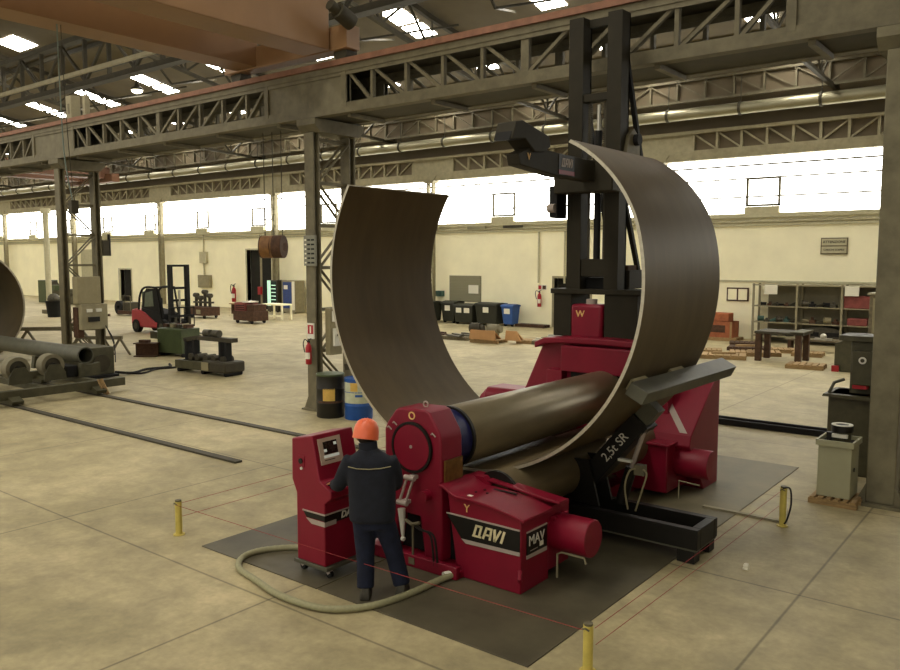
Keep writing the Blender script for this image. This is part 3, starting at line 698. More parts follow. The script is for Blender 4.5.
# ------------------------------------------------------------------ support tower
tw = thing('support_tower', 'tall black vertical support tower rising behind the curved plate', 'tower', (-6.1, 11.7, 2.14))
for a, b in ((-6.8, -6.47), (-5.88, -5.32)): B(a, b, 11.4, 11.98, 2.15, 2.84).build('pedestal', 'tower', tw, bevel=.01)
B(-6.84, -5.26, 11.36, 12.0, 2.84, 2.92).build('base_plate', 'tower', tw, bevel=.01)
for a, b in ((-6.57, -6.32), (-5.9, -5.66)):
    p = MB(); p.box(a, b, 11.4, 11.45, 2.92, 7.15); p.box(a, a+.04, 11.45, 11.68, 2.92, 7.15); p.box(b-.04, b, 11.45, 11.68, 2.92, 7.15); p.box(a, b, 11.64, 11.68, 2.92, 7.15)
    p.build('mast_post', 'tower', tw)
B(-6.32, -5.9, 11.42, 11.6, 3.12, 3.4).build('cross_beam', 'tower', tw, bevel=.01)
B(-6.32, -5.9, 11.6, 11.8, 2.92, 3.1).build('lower_block', 'blackmatt', tw)
B(-6.32, -5.9, 11.42, 11.6, 5.85, 5.97).build('cross_beam', 'tower', tw, bevel=.01)
B(-6.32, -5.9, 11.58, 11.68, 7.02, 7.14).build('cross_beam', 'tower', tw)
cr = B(-6.62, -5.6, 11.05, 11.38, 4.42, 4.9).build('carriage', 'arm', tw, bevel=.02)
B(-6.72, -6.58, 11.1, 11.4, 4.05, 4.55).build('roller_bracket', 'blackmatt', cr); MB().cyl((-6.72, 11.08, 4.2), (-6.6, 11.08, 4.2), .07, 12).build('guide_roller', 'silver', cr)
hc = MB().cyl((-6.08, 11.5, 3.4), (-6.08, 11.5, 5.4), .055, 14).build('lift_cylinder', 'blackmatt', tw)
MB().cyl((-6.08, 11.5, 4.9), (-6.08, 11.5, 5.8), .03, 12).build('piston_rod', 'chrome', hc)
for xx in (-6.24, -5.97):
    ch = MB()
    for j in range(46): ch.box(xx-.035, xx+.035, 11.5, 11.54, 4.5+j*.03, 4.518+j*.03)
    ch.box(xx-.015, xx+.015, 11.505, 11.535, 3.4, 5.86); ch.build('lift_chain', 'steel_dk', tw)
for xx in (-6.52, -5.72): MB().bar((xx, 11.55, 6.85), (xx, 12.97, 3.2), .07, .07).build('stay_brace', 'blackmatt', tw)
MB().bar((-5.74, 11.6, 4.65), (-5.74, 12.3, 3.2), .07, .07).build('stay_brace', 'tower', tw)
for xx in (-6.55, -5.85): B(xx, xx+.2, 11.8, 13.1, 2.92, 3.22).build('stay_beam', 'tower', tw, bevel=.01)
B(-5.78, -5.72, 11.9, 12.2, 3.22, 3.3).build('clip', 'rust', tw)
br = MB().prism([(11.45,4.85),(12.0,4.85),(11.95,5.3),(11.75,5.42),(11.6,5.3)], 'X', -5.66, -5.6).build('pulley_bracket', 'steel', tw)
MB().cyl((-5.6, 11.8, 5.25), (-5.52, 11.8, 5.25), .09, 16).build('pulley', 'blackmatt', br)
va = MB().prism([(9.3,4.91),(8.95,4.78),(9.0,4.64),(9.94,4.57),(11.2,4.57),(11.2,4.88),(10.07,4.89)], 'X', -6.1, -5.9).build('support_arm', 'arm', tw, bevel=.012)
hd = MB().prism([(8.74,4.94),(8.84,5.18),(9.0,5.21),(9.66,5.08),(9.7,4.94),(9.52,4.85),(9.3,4.83),(9.06,4.98)], 'X', -6.16, -5.86).build('arm_head', 'arm', va, bevel=.012)
MB().add([(-6.13,8.72,4.93),(-5.89,8.72,4.93),(-5.89,9.03,4.97),(-6.13,9.03,4.97),(-6.13,8.78,5.05),(-5.89,8.78,5.05),(-5.89,9.0,5.05),(-6.13,9.0,5.05)],
         [(0,3,2,1),(4,5,6,7),(0,1,5,4),(1,2,6,5),(2,3,7,6),(3,0,4,7)]).build('opening_shade', 'blackmatt', hd)  # black block painted in for the dark hollow of the head end
text('V', .13, (-5.893, 9.2, 4.76), SIDE, 'yellow_letter', va, bold=.01)
pp = B(-5.9, -5.893, 9.98, 10.42, 4.6, 4.88).build('logo_panel', 'black', va)
B(-5.893, -5.89, 9.98, 10.42, 4.6, 4.66).build('stripe_base', 'red', pp)
logo(pp, 10.05, 4.71, .12, .85, lambda g, P: g.prism(P, 'X', -5.893, -5.886), 'silver')

# ------------------------------------------------------------------ side support
ss = thing('side_support', 'black swinging side support with grey-green beam against the plate at right', 'side support', (-4.1, 8.8, 0))
fr = MB(); fr.box(-5.0, -3.17, 8.46, 8.56, .17, .4); fr.box(-5.0, -3.17, 8.98, 9.08, .17, .4); fr.box(-3.27, -3.17, 8.56, 8.98, .17, .4); fr.box(-5.0, -4.9, 8.56, 8.98, .17, .4)
fr.build('base_frame', 'black', ss, bevel=.006)
MB().box(-4.99, -3.18, 8.47, 9.07, .15, .17).build('frame_flange', 'bar', ss)
for xx, yy in ((-3.4, 8.46), (-3.4, 8.92), (-4.7, 8.46), (-4.7, 8.92)):
    f = B(xx, xx+.2, yy, yy+.16, .012, .15); f.build('foot', 'black', ss)
for yy in (8.58, 8.92): MB().prism([(-4.95,.4),(-4.45,.4),(-4.6,.95),(-4.85,.95)], 'Y', yy, yy+.04).build('pivot_bracket', 'black', ss)
A = Vector((-4.72, 8.77, .62)); Bq = Vector((-3.84, 8.77, 1.68)); dA = (Bq-A).normalized()
ar = MB().bar(A, A + (Bq-A)*.82, .26, .24, (-dA.z, 0, dA.x)).build('swing_arm', 'black', ss, bevel=.008)
nrm = Vector((dA.z, 0, -dA.x))
MB().bar(A + (Bq-A)*.78, Bq + dA*.02, .2, .2, (-dA.z, 0, dA.x)).build('arm_extension', 'bar', ar, bevel=.006)
ca = A + (Bq-A)*.82; MB().bar(ca - dA*.04, ca + dA*.04, .3, .28, (-dA.z, 0, dA.x)).build('arm_collar', 'black', ar)
# lettering on the -Y face of the arm, running up the arm
ang = math.atan2(dA.z, dA.x)
mt = Matrix.Rotation(-ang, 4, 'Y') @ FRONT
tp0 = A + (Bq-A)*.50; text('2,5t SR', .155, (tp0.x, 8.77-.133, tp0.z), mt, 'white_letter', ar)
ta = R(-28); nv = Vector((math.cos(ta), 0, math.sin(ta))); tv = Vector((-math.sin(ta), 0, math.cos(ta)))
bc_ = Vector((-5.69, 0, 3.15)) + nv*(2.27 + .05 + .11)
bm_ = MB(); o_ = [nv*.11 + tv*.075, -nv*.11 + tv*.075, -nv*.11 - tv*.075, nv*.11 - tv*.075]
q0 = [bc_ + k + Vector((0, 7.62, 0)) for k in o_]; q1 = [bc_ + k + Vector((0, 10.3, 0)) for k in o_]
bm_.add(q0 + q1, [(3,2,1,0),(4,5,6,7),(0,1,5,4),(1,2,6,5),(2,3,7,6),(3,0,4,7)])
sbm = bm_.build('support_beam', 'bar', ss, bevel=.008)
for yy in (7.7, 8.7):
    pd = MB(); w = [nv*-.11 + tv*.07, nv*-.155 + tv*.07, nv*-.155 - tv*.05, nv*-.11 - tv*.05]
    pd.add([bc_ + k + Vector((0, yy, 0)) for k in w] + [bc_ + k + Vector((0, yy+.35, 0)) for k in w], [(3,2,1,0),(4,5,6,7),(0,1,5,4),(1,2,6,5),(2,3,7,6),(3,0,4,7)])
    pd.build('contact_pad', 'beigebox', sbm)
cyl1 = MB().cyl((-4.25, 8.77, .45), (-4.12, 8.77, .9), .07, 14).build('ram_barrel', 'black', ss)
MB().cyl((-4.12, 8.77, .9), (-3.93, 8.77, 1.48), .028, 10).build('ram_rod', 'silver', cyl1)
vb = B(-4.02, -3.9, 8.62, 8.72, .86, .98).build('valve_block', 'steel', ss)
for s in (0, 1): MB().tube(smoothpath([(-4.0+.1*s, 8.62, .94), (-4.06+.22*s, 8.58, .9), (-4.12+.22*s, 8.6, .7), (-4.1+.1*s, 8.65, .42)]), .012, 6).build('hydraulic_hose', 'beigebox', vb)
B(-4.22, -4.05, 8.6, 8.66, 1.0, 1.03).build('handle', 'white', ar)  # white bar painting a bright reflection beside the ram

# ------------------------------------------------------------------ control console
cn = thing('control_console', 'red mobile control console with tilted screen on casters, left of the worker', 'control console', (-6.35, 5.9, 0))
prof = [(-6.56,.14),(-6.56,.88),(-6.63,1.02),(-6.62,1.47),(-6.3,1.535),(-6.19,1.06),(-6.02,.97),(-6.02,.9),(-6.12,.82),(-6.12,.14)]
cb = MB().prism(prof, 'Y', 5.64, 6.24).build('cabinet', 'red2', cn, bevel=.012)
# tilted screen plate on the slanted front
dS = Vector((-6.19+6.3, 0, 1.06-1.535)); dS.normalize(); nS = Vector((-dS.z, 0, dS.x)); nS = nS if nS.x > 0 else -nS
def onscr(y, s, o): return Vector((-6.3, y, 1.535)) + dS*s + nS*o
def scr(y0, y1, s0, s1, o0, o1):
    q = [onscr(y0,s0,o0), onscr(y1,s0,o0), onscr(y1,s1,o0), onscr(y0,s1,o0), onscr(y0,s0,o1), onscr(y1,s0,o1), onscr(y1,s1,o1), onscr(y0,s1,o1)]
    return MB().add(q, [(0,3,2,1),(4,5,6,7),(0,1,5,4),(1,2,6,5),(2,3,7,6),(3,0,4,7)])
sp = scr(5.70, 6.02, .05, .33, -.002, .012).build('screen_bezel', 'screen_frame', cb)
scr(5.76, 5.96, .09, .23, .011, .014).build('screen', 'screen', sp)
scr(5.75, 5.97, .235, .265, .011, .014).build('screen_bar', 'screen_ui', sp)
scr(5.76, 5.80, .17, .2, .0135, .0155).build('screen_tile', 'screen_ui', sp)
scr(5.91, 5.95, .11, .14, .0135, .0155).build('screen_tile', 'screen_ui', sp)
scr(5.75, 5.9, .285, .292, .011, .0135).build('screen_text', 'black', sp)
for k in range(8):
    yy = 5.70 + .05*k
    MB().cyl((-6.12+.02*(k%2), yy, 1.01), (-6.115+.02*(k%2), yy, 1.045), .014, 8).build('button', 'white' if k % 3 else 'black', cb)
B(-6.10, -6.04, 5.98, 6.1, .985, 1.0).build('keypad', 'blackmatt', cb)
st = MB(); st.prism([(-6.45,.70),(-6.12,.70),(-6.12,.64),(-6.40,.64)], 'Y', 5.634, 5.64); st.box(-6.12, -6.114, 5.634, 6.24, .6, .70); st.build('stripe', 'black', cb)
s2 = MB(); s2.prism([(-6.46,.715),(-6.12,.715),(-6.12,.70),(-6.46,.70)], 'Y', 5.632, 5.64); s2.box(-6.12, -6.112, 5.632, 6.24, .70, .715)
s2.prism([(-6.40,.63),(-6.12,.63),(-6.12,.58),(-6.32,.58)], 'Y', 5.632, 5.64); s2.box(-6.12, -6.112, 5.632, 5.8, .58, .63); s2.build('stripe_line', 'silver', cb)
text('DAVI', .1, (-6.108, 5.98, .655), SIDE, 'white_letter', cb, bold=.02, shear=.2)
MB().cyl((-6.47, 5.62, 1.24), (-6.47, 5.64, 1.24), .03, 12).build('switch', 'black', cb); MB().cyl((-6.465, 5.625, 1.16), (-6.465, 5.64, 1.16), .015, 10).build('indicator', 'white', cb)
B(-6.52, -6.42, 5.632, 5.64, 1.18, 1.30).build('switch_plate', 'red', cb)
B(-6.6, -6.08, 5.62, 6.26, .1, .14).build('base_plate', 'bar', cn, bevel=.005)
for xx in (-6.54, -6.14):
    for yy in (5.7, 6.18):
        w = MB(); w.bar((xx, yy, .1), (xx+.03, yy, .06), .05, .05); w = w.build('caster', 'silver', cn)
        MB().cyl((xx+.02, yy-.02, .052), (xx+.02, yy+.02, .052), .04, 14).build('wheel', 'blackmatt', w)

# hose on the floor from console to machine
pts = [(-6.62, 6.12, .05), (-7.0, 6.05, .04), (-7.26, 5.75, .04), (-7.28, 5.47, .04), (-7.05, 5.23, .04), (-6.6, 5.12, .04), (-6.1, 5.03, .04), (-5.55, 5.1, .04), (-5.24, 5.42, .04), (-5.14, 5.85, .04), (-5.1, 6.3, .05), (-5.06, 6.52, .06)]
hp_ = smoothpath(pts, 10)
hs = thing('cable_hose', 'beige ribbed hose looping over the floor from the console to the machine', 'hose', (-6.3, 5.1, 0))
MB().tube(hp_, [.036 if i % 2 else .033 for i in range(len(hp_))], 12).build('hose_body', 'hose', hs)
MB().cyl((-5.12, 6.4, .055), (-5.05, 6.56, .06), .045, 14).build('coupling', 'white', hs)
B(-7.0, -5.9, 6.28, 6.34, .012, .02).build('floor_strap', 'floorplate', hs) if False else None
tag(B(-3.9, -2.9, 10.55, 10.62, .012, .03).build('cable_cover', 'steel_lt'), 'flat pale cable cover running from the machine to the rear right yellow post', 'cable cover')

# safety posts and cords
def spost(x, y, h, label):
    t = thing('safety_post', label, 'post', (x, y, 0), group='yellow safety posts')
    MB().cyl((x, y, .012), (x, y, h), .042, 16).build('tube', 'yellow', t); MB().cyl((x, y, 0), (x, y, .012), .07, 16).build('base_plate', 'yellow', t)
    MB().cyl((x, y, h), (x, y, h+.02), .038, 12).build('cap', 'steel', t)
    rg = MB().tube([(x-.03, y-.04, h-.03), (x, y-.055, h-.01), (x+.03, y-.04, h-.03)], .008, 6).build('cord_eye', 'steel', t)
    return t
spost(-8.6, 5.5, .42, 'yellow safety post at left on bare concrete, near the dark plate corner')
spost(-3.02, 5.68, .40, 'yellow safety post at the bottom of the photo, near the front plate corner')
p3 = spost(-2.82, 10.46, .5, 'yellow safety post at right with a black cable loop')
MB().tube(smoothpath([(-2.82, 10.42, .5), (-2.74, 10.45, .5), (-2.72, 10.45, .3), (-2.76, 10.44, .1), (-2.79, 10.43, .04)]), .012, 6).build('cable_loop', 'black', p3)
spost(-8.6, 10.5, .45, 'yellow safety post behind the red console and worker')
def cord(a, b, label): tag(MB().tube([a, ((a[0]+b[0])/2, (a[1]+b[1])/2, (a[2]+b[2])/2 - .012), b], .003, 5).build('safety_rope', 'rope'), label, 'cord', 'red safety cords round the machine')
cord((-8.57, 5.45, .39), (-3.05, 5.63, .37), 'upper red safety cord along the front, passing before the worker')
cord((-2.98, 5.72, .37), (-2.84, 10.4, .46), 'upper red safety cord along the right side of the machine')
cord((-2.98, 5.74, .22), (-2.85, 10.4, .27), 'lower red safety cord along the right side of the machine')
cord((-8.6, 5.55, .39), (-8.6, 10.44, .41), 'upper red safety cord at left running back behind the console')
cord((-8.6, 5.55, .22), (-8.6, 10.44, .24), 'lower red safety cord at left running back behind the console')

# ------------------------------------------------------------------ worker
def skin(nodes, edges, parent, name, m, sub=2, root=0):
    me = bpy.data.meshes.new(name); me.from_pydata([n[0] for n in nodes], edges, [])
    o = bpy.data.objects.new(name, me); C.objects.link(o)
    sm = o.modifiers.new('s', 'SKIN'); sm.use_smooth_shade = True; sm.branch_smoothing = .3
    for i, n in enumerate(nodes):
        r = n[1] if isinstance(n[1], tuple) else (n[1], n[1])
        me.skin_vertices[0].data[i].radius = r
        me.skin_vertices[0].data[i].use_root = (i == root)
    s = o.modifiers.new('u', 'SUBSURF'); s.levels = sub; s.render_levels = sub
    bpy.context.view_layer.update()
    m2 = bpy.data.meshes.new_from_object(o.evaluated_get(bpy.context.evaluated_depsgraph_get()))
    bpy.data.objects.remove(o)
    m2.materials.clear(); m2.materials.append(M[m])
    m2.polygons.foreach_set('use_smooth', [True]*len(m2.polygons))
    o = bpy.data.objects.new(name, m2); C.objects.link(o); o.parent = parent
    return o
pw = thing('person', 'worker in orange hard hat, navy jacket and trousers, seen from behind reaching to the console', 'person', (-5.37, 5.735, .012), R(36))
# local frame: x right, y forward, z up
sL = (-.33,.03,1.40); sR = (.09,.05,1.40); eL = (-.44,.10,1.12); hL = (-.545,.31,1.06); eR = (.11,.15,1.12); hR = (.0,.36,1.06)
body = [((-.10,.0,.92),.12), ((-.11,.02,1.12),.12), ((-.12,.04,1.28),.11), ((-.145,.07,1.43),.06), ((-.165,.10,1.52),.06), ((-.175,.12,1.61),(.078,.088)), ((-.175,.12,1.69),(.07,.08)),
        ((-.30,.05,1.33),.05), (eL,.035), (hL,.03), ((.05,.06,1.33),.05), (eR,.035), (hR,.03),
        ((-.18,-.01,.90),.085), ((-.165,0.01,.5),.06), ((-.173,-.056,.1),.045), ((-.02,0,.90),.085), ((.085,.05,.5),.06), ((.173,.05,.1),.045)]
be = [(0,1),(1,2),(2,3),(3,4),(4,5),(5,6),(2,7),(7,8),(8,9),(2,10),(10,11),(11,12),(0,13),(13,14),(14,15),(0,16),(16,17),(17,18)]
def hand(base, d, up, sgn):   # palm, four fingers, thumb appended to the body graph
    global body, be
    d = Vector(d).normalized(); up = Vector(up); s = d.cross(up).normalized()*sgn; b0 = base
    P = Vector(body[b0][0]); k = len(body)
    body.append((tuple(P + d*.05), (.034,.018))); be.append((b0, k))
    for j, L in enumerate((.062,.07,.066,.05)):
        o = s*(-.028 + .019*j); n = len(body)
        body.append((tuple(P + d*.085 + o), .0095)); be.append((k, n))
        body.append((tuple(P + d*(.085 + L*.55) + o*1.15 - up*.008), .0085)); be.append((n, n+1))
        body.append((tuple(P + d*(.085 + L*.9) + o*1.2 - up*.028), .0075)); be.append((n+1, n+2))
    n = len(body)
    body.append((tuple(P + d*.035 - s*.042 - up*.005), .011)); be.append((k, n)); body.append((tuple(P + d*.075 - s*.06 - up*.015), .009)); be.append((n, n+1))
hand(9, (-.45,.9,-.25), (0,.25,.97), 1); hand(12, (-.5,.85,-.2), (0,.2,.98), -1)
bo = skin(body, be, pw, 'body', 'skin', 1)
def soft(mb, parent, name, m, voxel=.016, it=8):
    me = bpy.data.meshes.new(name); me.from_pydata([tuple(v) for v in mb.v], [], mb.f)
    bm = bmesh.new(); bm.from_mesh(me); bmesh.ops.recalc_face_normals(bm, faces=bm.faces[:]); bm.to_mesh(me); bm.free()
    o = bpy.data.objects.new(name, me); C.objects.link(o)
    rm = o.modifiers.new('r', 'REMESH'); rm.mode = 'VOXEL'; rm.voxel_size = voxel
    sm = o.modifiers.new('s', 'SMOOTH'); sm.factor = .5; sm.iterations = it
    bpy.context.view_layer.update()
    m2 = bpy.data.meshes.new_from_object(o.evaluated_get(bpy.context.evaluated_depsgraph_get())); bpy.data.objects.remove(o)
    m2.materials.clear(); m2.materials.append(M[m]); m2.polygons.foreach_set('use_smooth', [True]*len(m2.polygons))
    o = bpy.data.objects.new(name, m2); C.objects.link(o); o.parent = parent
    return o
def loft(mb, rows, n=24):   # rows of (x, y, z, rx, ry)
    vs = []
    for (x_, y_, z_, rx, ry) in rows:
        for k in range(n):
            t_ = 2*PI*k/n; c_, s_ = math.cos(t_), math.sin(t_)
            vs.append((x_ + rx*math.copysign(abs(c_)**.8, c_), y_ + ry*math.copysign(abs(s_)**.8, s_), z_))
    m_ = len(rows); fs = [(i*n+k, i*n+(k+1)%n, (i+1)*n+(k+1)%n, (i+1)*n+k) for i in range(m_-1) for k in range(n)]
    return mb.add(vs, fs + [tuple(range(n-1,-1,-1)), tuple(range((m_-1)*n, m_*n))])
jm = loft(MB(), [(-.105,-.01,.775,.225,.15), (-.105,-.01,.82,.235,.158), (-.105,0,.95,.235,.155), (-.11,.02,1.12,.24,.15), (-.12,.035,1.28,.245,.145), (-.125,.045,1.39,.225,.125), (-.135,.055,1.44,.165,.105), (-.145,.07,1.465,.115,.095), (-.148,.075,1.50,.09,.088)])
jm.tube(smoothpath([(-.31,.04,1.385), (-.38,.06,1.26), (-.45,.10,1.12), (-.50,.20,1.075), (-.535,.29,1.06)], 4), [.095-.0022*i for i in range(17)], 14)
jm.tube(smoothpath([(.05,.055,1.385), (.10,.085,1.26), (.115,.15,1.12), (.06,.26,1.07), (.0,.34,1.06)], 4), [.095-.0022*i for i in range(17)], 14)
jk = soft(jm, pw, 'jacket', 'navy')
MB().tube([(-.335,-.062,1.335), (-.24,-.101,1.325), (-.12,-.108,1.323), (-.01,-.101,1.33), (.09,-.06,1.342)], .005, 6).build('shoulder_piping', 'beigebox', jk, local=True)
MB().ring((-.148,.075,1.46), (-.16,.09,1.55), .095, .07, 20).build('collar', 'navy', jk, local=True)
tm = loft(MB(), [(-.10,0,.70,.20,.13), (-.10,0,.80,.205,.135), (-.10,0,.95,.2,.13)])
tm.tube(smoothpath([(-.195,-.005,.80), (-.185,.015,.5), (-.178,-.02,.28), (-.174,-.055,.09)], 5), [.118,.116,.113,.11,.107,.102,.098,.095,.093,.092,.092,.091,.09,.09,.09,.09], 16)
tm.tube(smoothpath([(-.005,.005,.80), (.08,.055,.5), (.135,.06,.28), (.185,.04,.09)], 5), [.118,.116,.113,.11,.107,.102,.098,.095,.093,.092,.092,.091,.09,.09,.09,.09], 16)
soft(tm, pw, 'trousers', 'trouser')
for fx, fy, a in ((-.173,-.056,-.05), (.187,.04,.12)):
    bt = MB(); 
    sole = [(-.05,-.11),(.05,-.11),(.058,0),(.056,.1),(.034,.18),(-.034,.18),(-.056,.1),(-.058,0)]
    rot = lambda q: (fx + q[0]*math.cos(a) + q[1]*math.sin(a), fy - q[0]*math.sin(a) + q[1]*math.cos(a))
    so = [rot(q) for q in sole]
    up = [rot((q[0]*.85, q[1]*.9)) for q in sole]; ank = [rot((q[0]*.7, -.015+q[1]*.4)) for q in sole]
    vs = [(x_,y_,0.) for x_,y_ in so] + [(x_,y_,.03) for x_,y_ in so] + [(x_,y_,.075 if i not in (4,5) else .055) for i,(x_,y_) in enumerate(up)] + [(x_,y_,.14) for x_,y_ in ank]
    n8 = 8; fs = [tuple(range(7,-1,-1)), tuple(range(24,32))]
    for l in range(3): fs += [(l*8+i, l*8+(i+1)%8, (l+1)*8+(i+1)%8, (l+1)*8+i) for i in range(8)]
    bt.add(vs, fs); bt.build('boot', 'boot', pw, bevel=.012, local=True)
MB().sphere((-.175,.115,1.605), .092, 18, 1.05).build('hair', 'hair', pw, local=True)
hm = MB(Matrix.Translation((-.178,.12,1.65)) @ Matrix.Rotation(R(6), 4, 'Y') @ Matrix.Rotation(R(-12), 4, 'X'))
hm.lathe([(.118,-.075), (.134,-.07), (.132,-.05), (.128,.01), (.118,.06), (.094,.105), (.058,.128), (.015,.137), (.001,.137)], (0,0,0), 28)
hm = hm.build('hard_hat', 'orange', pw, local=True)
pk = MB(Matrix.Translation((-.178,.12,1.65)) @ Matrix.Rotation(R(6), 4, 'Y') @ Matrix.Rotation(R(-12), 4, 'X'))
pk.prism([(-.1,.07),(-.07,.15),(0,.175),(.07,.15),(.1,.07)], 'Z', -.07, -.058); pk.build('peak', 'orange', hm, local=True)
for dx in (-.035, 0, .035): MB(Matrix.Translation((-.178,.12,1.65)) @ Matrix.Rotation(R(6), 4, 'Y') @ Matrix.Rotation(R(-12), 4, 'X')).tube([(dx, -.121+abs(dx)*.3, .03), (dx, -.09, .106), (dx*.8, -.02, .138-abs(dx)*.15), (dx*.8, .05, .128)], .006, 6).build('ridge', 'orange', hm, local=True)
# face: eyes, nose and ears on the far side of the head
nf = MB(); nf.lathe([(.001,.0),(.016,.005),(.012,.03),(.004,.05)], (-.20,.205,1.565), 10); nf.build('nose', 'skin', pw, local=True)
for dx in (-.235, -.165): MB().sphere((dx,.198,1.61), .013, 8).build('eye', 'white', pw, local=True)
for dx in (-.26, -.088): MB().sphere((dx,.115,1.585), .02, 8, 1.5).build('ear', 'skin', pw, local=True)
B(-.23,-.17,.196,.206,1.525,1.535).build('mouth', 'bundle', pw, local=True)

# ------------------------------------------------------------------ things at the middle column
def drum(x, y, r, h, body, lid, label):
    t = thing('steel_drum', label, 'drum', (x, y, 0))
    MB().lathe([(r*.97,0),(r,.02),(r,h*.33),(r*1.025,h*.345),(r,h*.36),(r,h*.66),(r*1.025,h*.675),(r,h*.69),(r,h-.02),(r*1.02,h),(r*.95,h),(r*.94,h-.015),(.01,h-.015)], (x,y,0), 32).build('drum_body', body, t)
    return t
d1 = drum(-12.64, 11.87, .3, .93, 'blackdrum', None, 'black steel drum with a yellow label beside the middle column')
MB().lathe([(.303,.9),(.31,.93),(.3,.945),(.01,.95)], (-12.64,11.87,0), 32).build('lid', 'green', d1)
def curved_label(c, r, a0, a1, z0, z1, m, parent, name='label'):
    g = MB(); n = 10; vs = []
    for i in range(n+1):
        a = R(a0+(a1-a0)*i/n)
        for rr in (r, r+.004): 
            for z in (z0, z1): vs.append((c[0]+rr*math.cos(a), c[1]+rr*math.sin(a), z))
    fs = []
    for i in range(n):
        k = 4*i; fs += [(k,k+1,k+5,k+4),(k+2,k+6,k+7,k+3),(k+1,k+3,k+7,k+5),(k,k+4,k+6,k+2)]
    fs += [(0,2,3,1),(4*n,4*n+1,4*n+3,4*n+2)]
    g.add(vs, fs); return g.build(name, m, parent)
curved_label((-12.64,11.87), .3, -75, -25, .38, .64, 'label_y', d1)
curved_label((-12.64,11.87), .302, -100, 20, .33, .37, 'rust', d1, 'rust_band')
d2 = drum(-12.01, 12.1, .3, .88, 'bluedrum', None, 'blue drum with a pale label between the black drum and the curved plate')
curved_label((-12.01,12.1), .3, -120, 20, .36, .8, 'paleblue', d2)
curved_label((-12.01,12.1), .303, -60, -30, .5, .55, 'bluedrum', d2, 'label_print'); curved_label((-12.01,12.1), .303, -80, -50, .62, .8, 'label_y', d2, 'label_patch')
def extinguisher(x, y, z, label, s=1., rz=0):
    t = thing('fire_extinguisher', label, 'fire extinguisher', (x, y, z))
    MB().lathe([(.07*s,0),(.08*s,.02*s),(.08*s,.42*s),(.06*s,.49*s),(.03*s,.52*s),(.03*s,.56*s),(.001,.56*s)], (x,y,z), 20).build('cylinder', 'ext', t)
    v = MB(); v.box(x-.03*s, x+.03*s, y-.02*s, y+.02*s, z+.55*s, z+.6*s); v.bar((x-.02*s,y,z+.6*s), (x+.1*s,y,z+.66*s), .02*s, .02*s); v.build('valve', 'black', t)
    MB().tube(smoothpath([(x-.03*s,y,z+.58*s),(x-.14*s,y,z+.62*s),(x-.17*s,y-.02*s,z+.5*s),(x-.11*s,y-.03*s,z+.3*s)]), .014*s, 6).build('hose', 'black', t)
    curved_label((x,y), .08*s, -110, -20, z+.14*s, z+.3*s, 'paper', t)
    return t
extinguisher(-13.44, 11.98, 1.06, 'red fire extinguisher hung on the middle column', .88)
t = tag(B(-13.58, -13.36, 12.075, 12.098, 1.62, 1.97).build('safety_sign', 'white'), 'small red and white extinguisher sign on the middle column', 'sign')
B(-13.56, -13.38, 12.07, 12.075, 1.73, 1.93).build('red_field', 'ext', t); MB().prism([(-13.49,1.75),(-13.45,1.75),(-13.45,1.9),(-13.49,1.9)], 'Y', 12.067, 12.07).build('pictogram', 'paper', t)
t = tag(B(-13.62, -13.25, 12.05, 12.098, 3.25, 3.92).build('notice_board', 'greyboard'), 'grey notice board with tables of small text high on the middle column', 'notice board')
for k in range(6):
    for xx, w in ((-13.59, .05), (-13.5, .09), (-13.38, .1)): B(xx, xx+w, 12.045, 12.05, 3.3+.1*k, 3.335+.1*k).build('text_row', 'blackmatt' if xx > -13.55 else 'paper', t)
t = thing('switch_box', 'beige switch boxes on the middle column above the drums', 'electrical box', (-13.1, 12.75, 1.5))
B(-13.28, -13.12, 12.34, 12.7, 1.25, 2.3).build('panel', 'beigebox', t, bevel=.01); B(-13.12, -13.05, 12.4, 12.56, 2.0, 2.24).build('socket', 'white', t); B(-13.12, -13.06, 12.42, 12.62, 1.45, 1.85).build('isolator', 'white', t); MB().cyl((-13.06,12.52,1.7),(-13.02,12.52,1.7),.03,10).build('knob', 'black', t)
t = thing('steel_bracket', 'dark sloping steel offcut leaning behind the black drum', 'steel offcut', (-12.9, 12.9, 0))
MB().bar((-13.1, 12.8, .02), (-12.35, 13.0, 1.25), .16, .16).build('bar', 'steel_dk', t); MB().bar((-13.05, 12.75, .95), (-12.3, 12.95, 1.1), .12, .14).build('crosspiece', 'steel_dk', t)

# ------------------------------------------------------------------ cabinet, pallet and green machine at right column
def pallet(x, y, rz, label, w=.8, l=1.2, m='wood', group='timber pallets on the far floor', h=.14):
    t = thing('pallet', label, 'pallet', (x, y, 0), rz, group)
    d = MB(); n = 6
    for k in range(n): d.box(-l/2 + k*(l/n) + .02, -l/2 + (k+1)*(l/n) - .02, -w/2, w/2, h-.025, h)
    d.build('deck', m, t, local=True)
    for yy in (-w/2+.05, 0, w/2-.05): B(-l/2, l/2, yy-.045, yy+.045, 0, h-.025).build('bearer', m, t, local=True)
    return t
pallet(-2.52, 12.04, 0, 'small pallet carrying the pale green cabinet beside the right column', .66, .62, 'wood', None, .1)
t = thing('hydraulic_cabinet', 'pale green sheet steel cabinet with a pump on top, beside right column', 'cabinet', (-2.52, 12.05, .1))
cbn = B(-2.75, -2.32, 11.82, 12.3, .1, .84).build('cabinet_body', 'palegreen', t, bevel=.008)
tr_ = MB(); tr_.box(-2.78, -2.29, 11.79, 11.82, .82, .9); tr_.box(-2.78, -2.29, 12.3, 12.33, .82, .9); tr_.box(-2.78, -2.75, 11.82, 12.3, .82, .9); tr_.box(-2.32, -2.29, 11.82, 12.3, .82, .9); tr_.build('tray_rim', 'palegreen', cbn)
B(-2.75, -2.32, 11.82, 12.3, .84, .845).build('tray_floor', 'blackmatt', cbn)
MB().cyl((-2.31, 11.95, .5), (-2.3, 11.95, .5), .03, 10).build('latch', 'black', cbn)
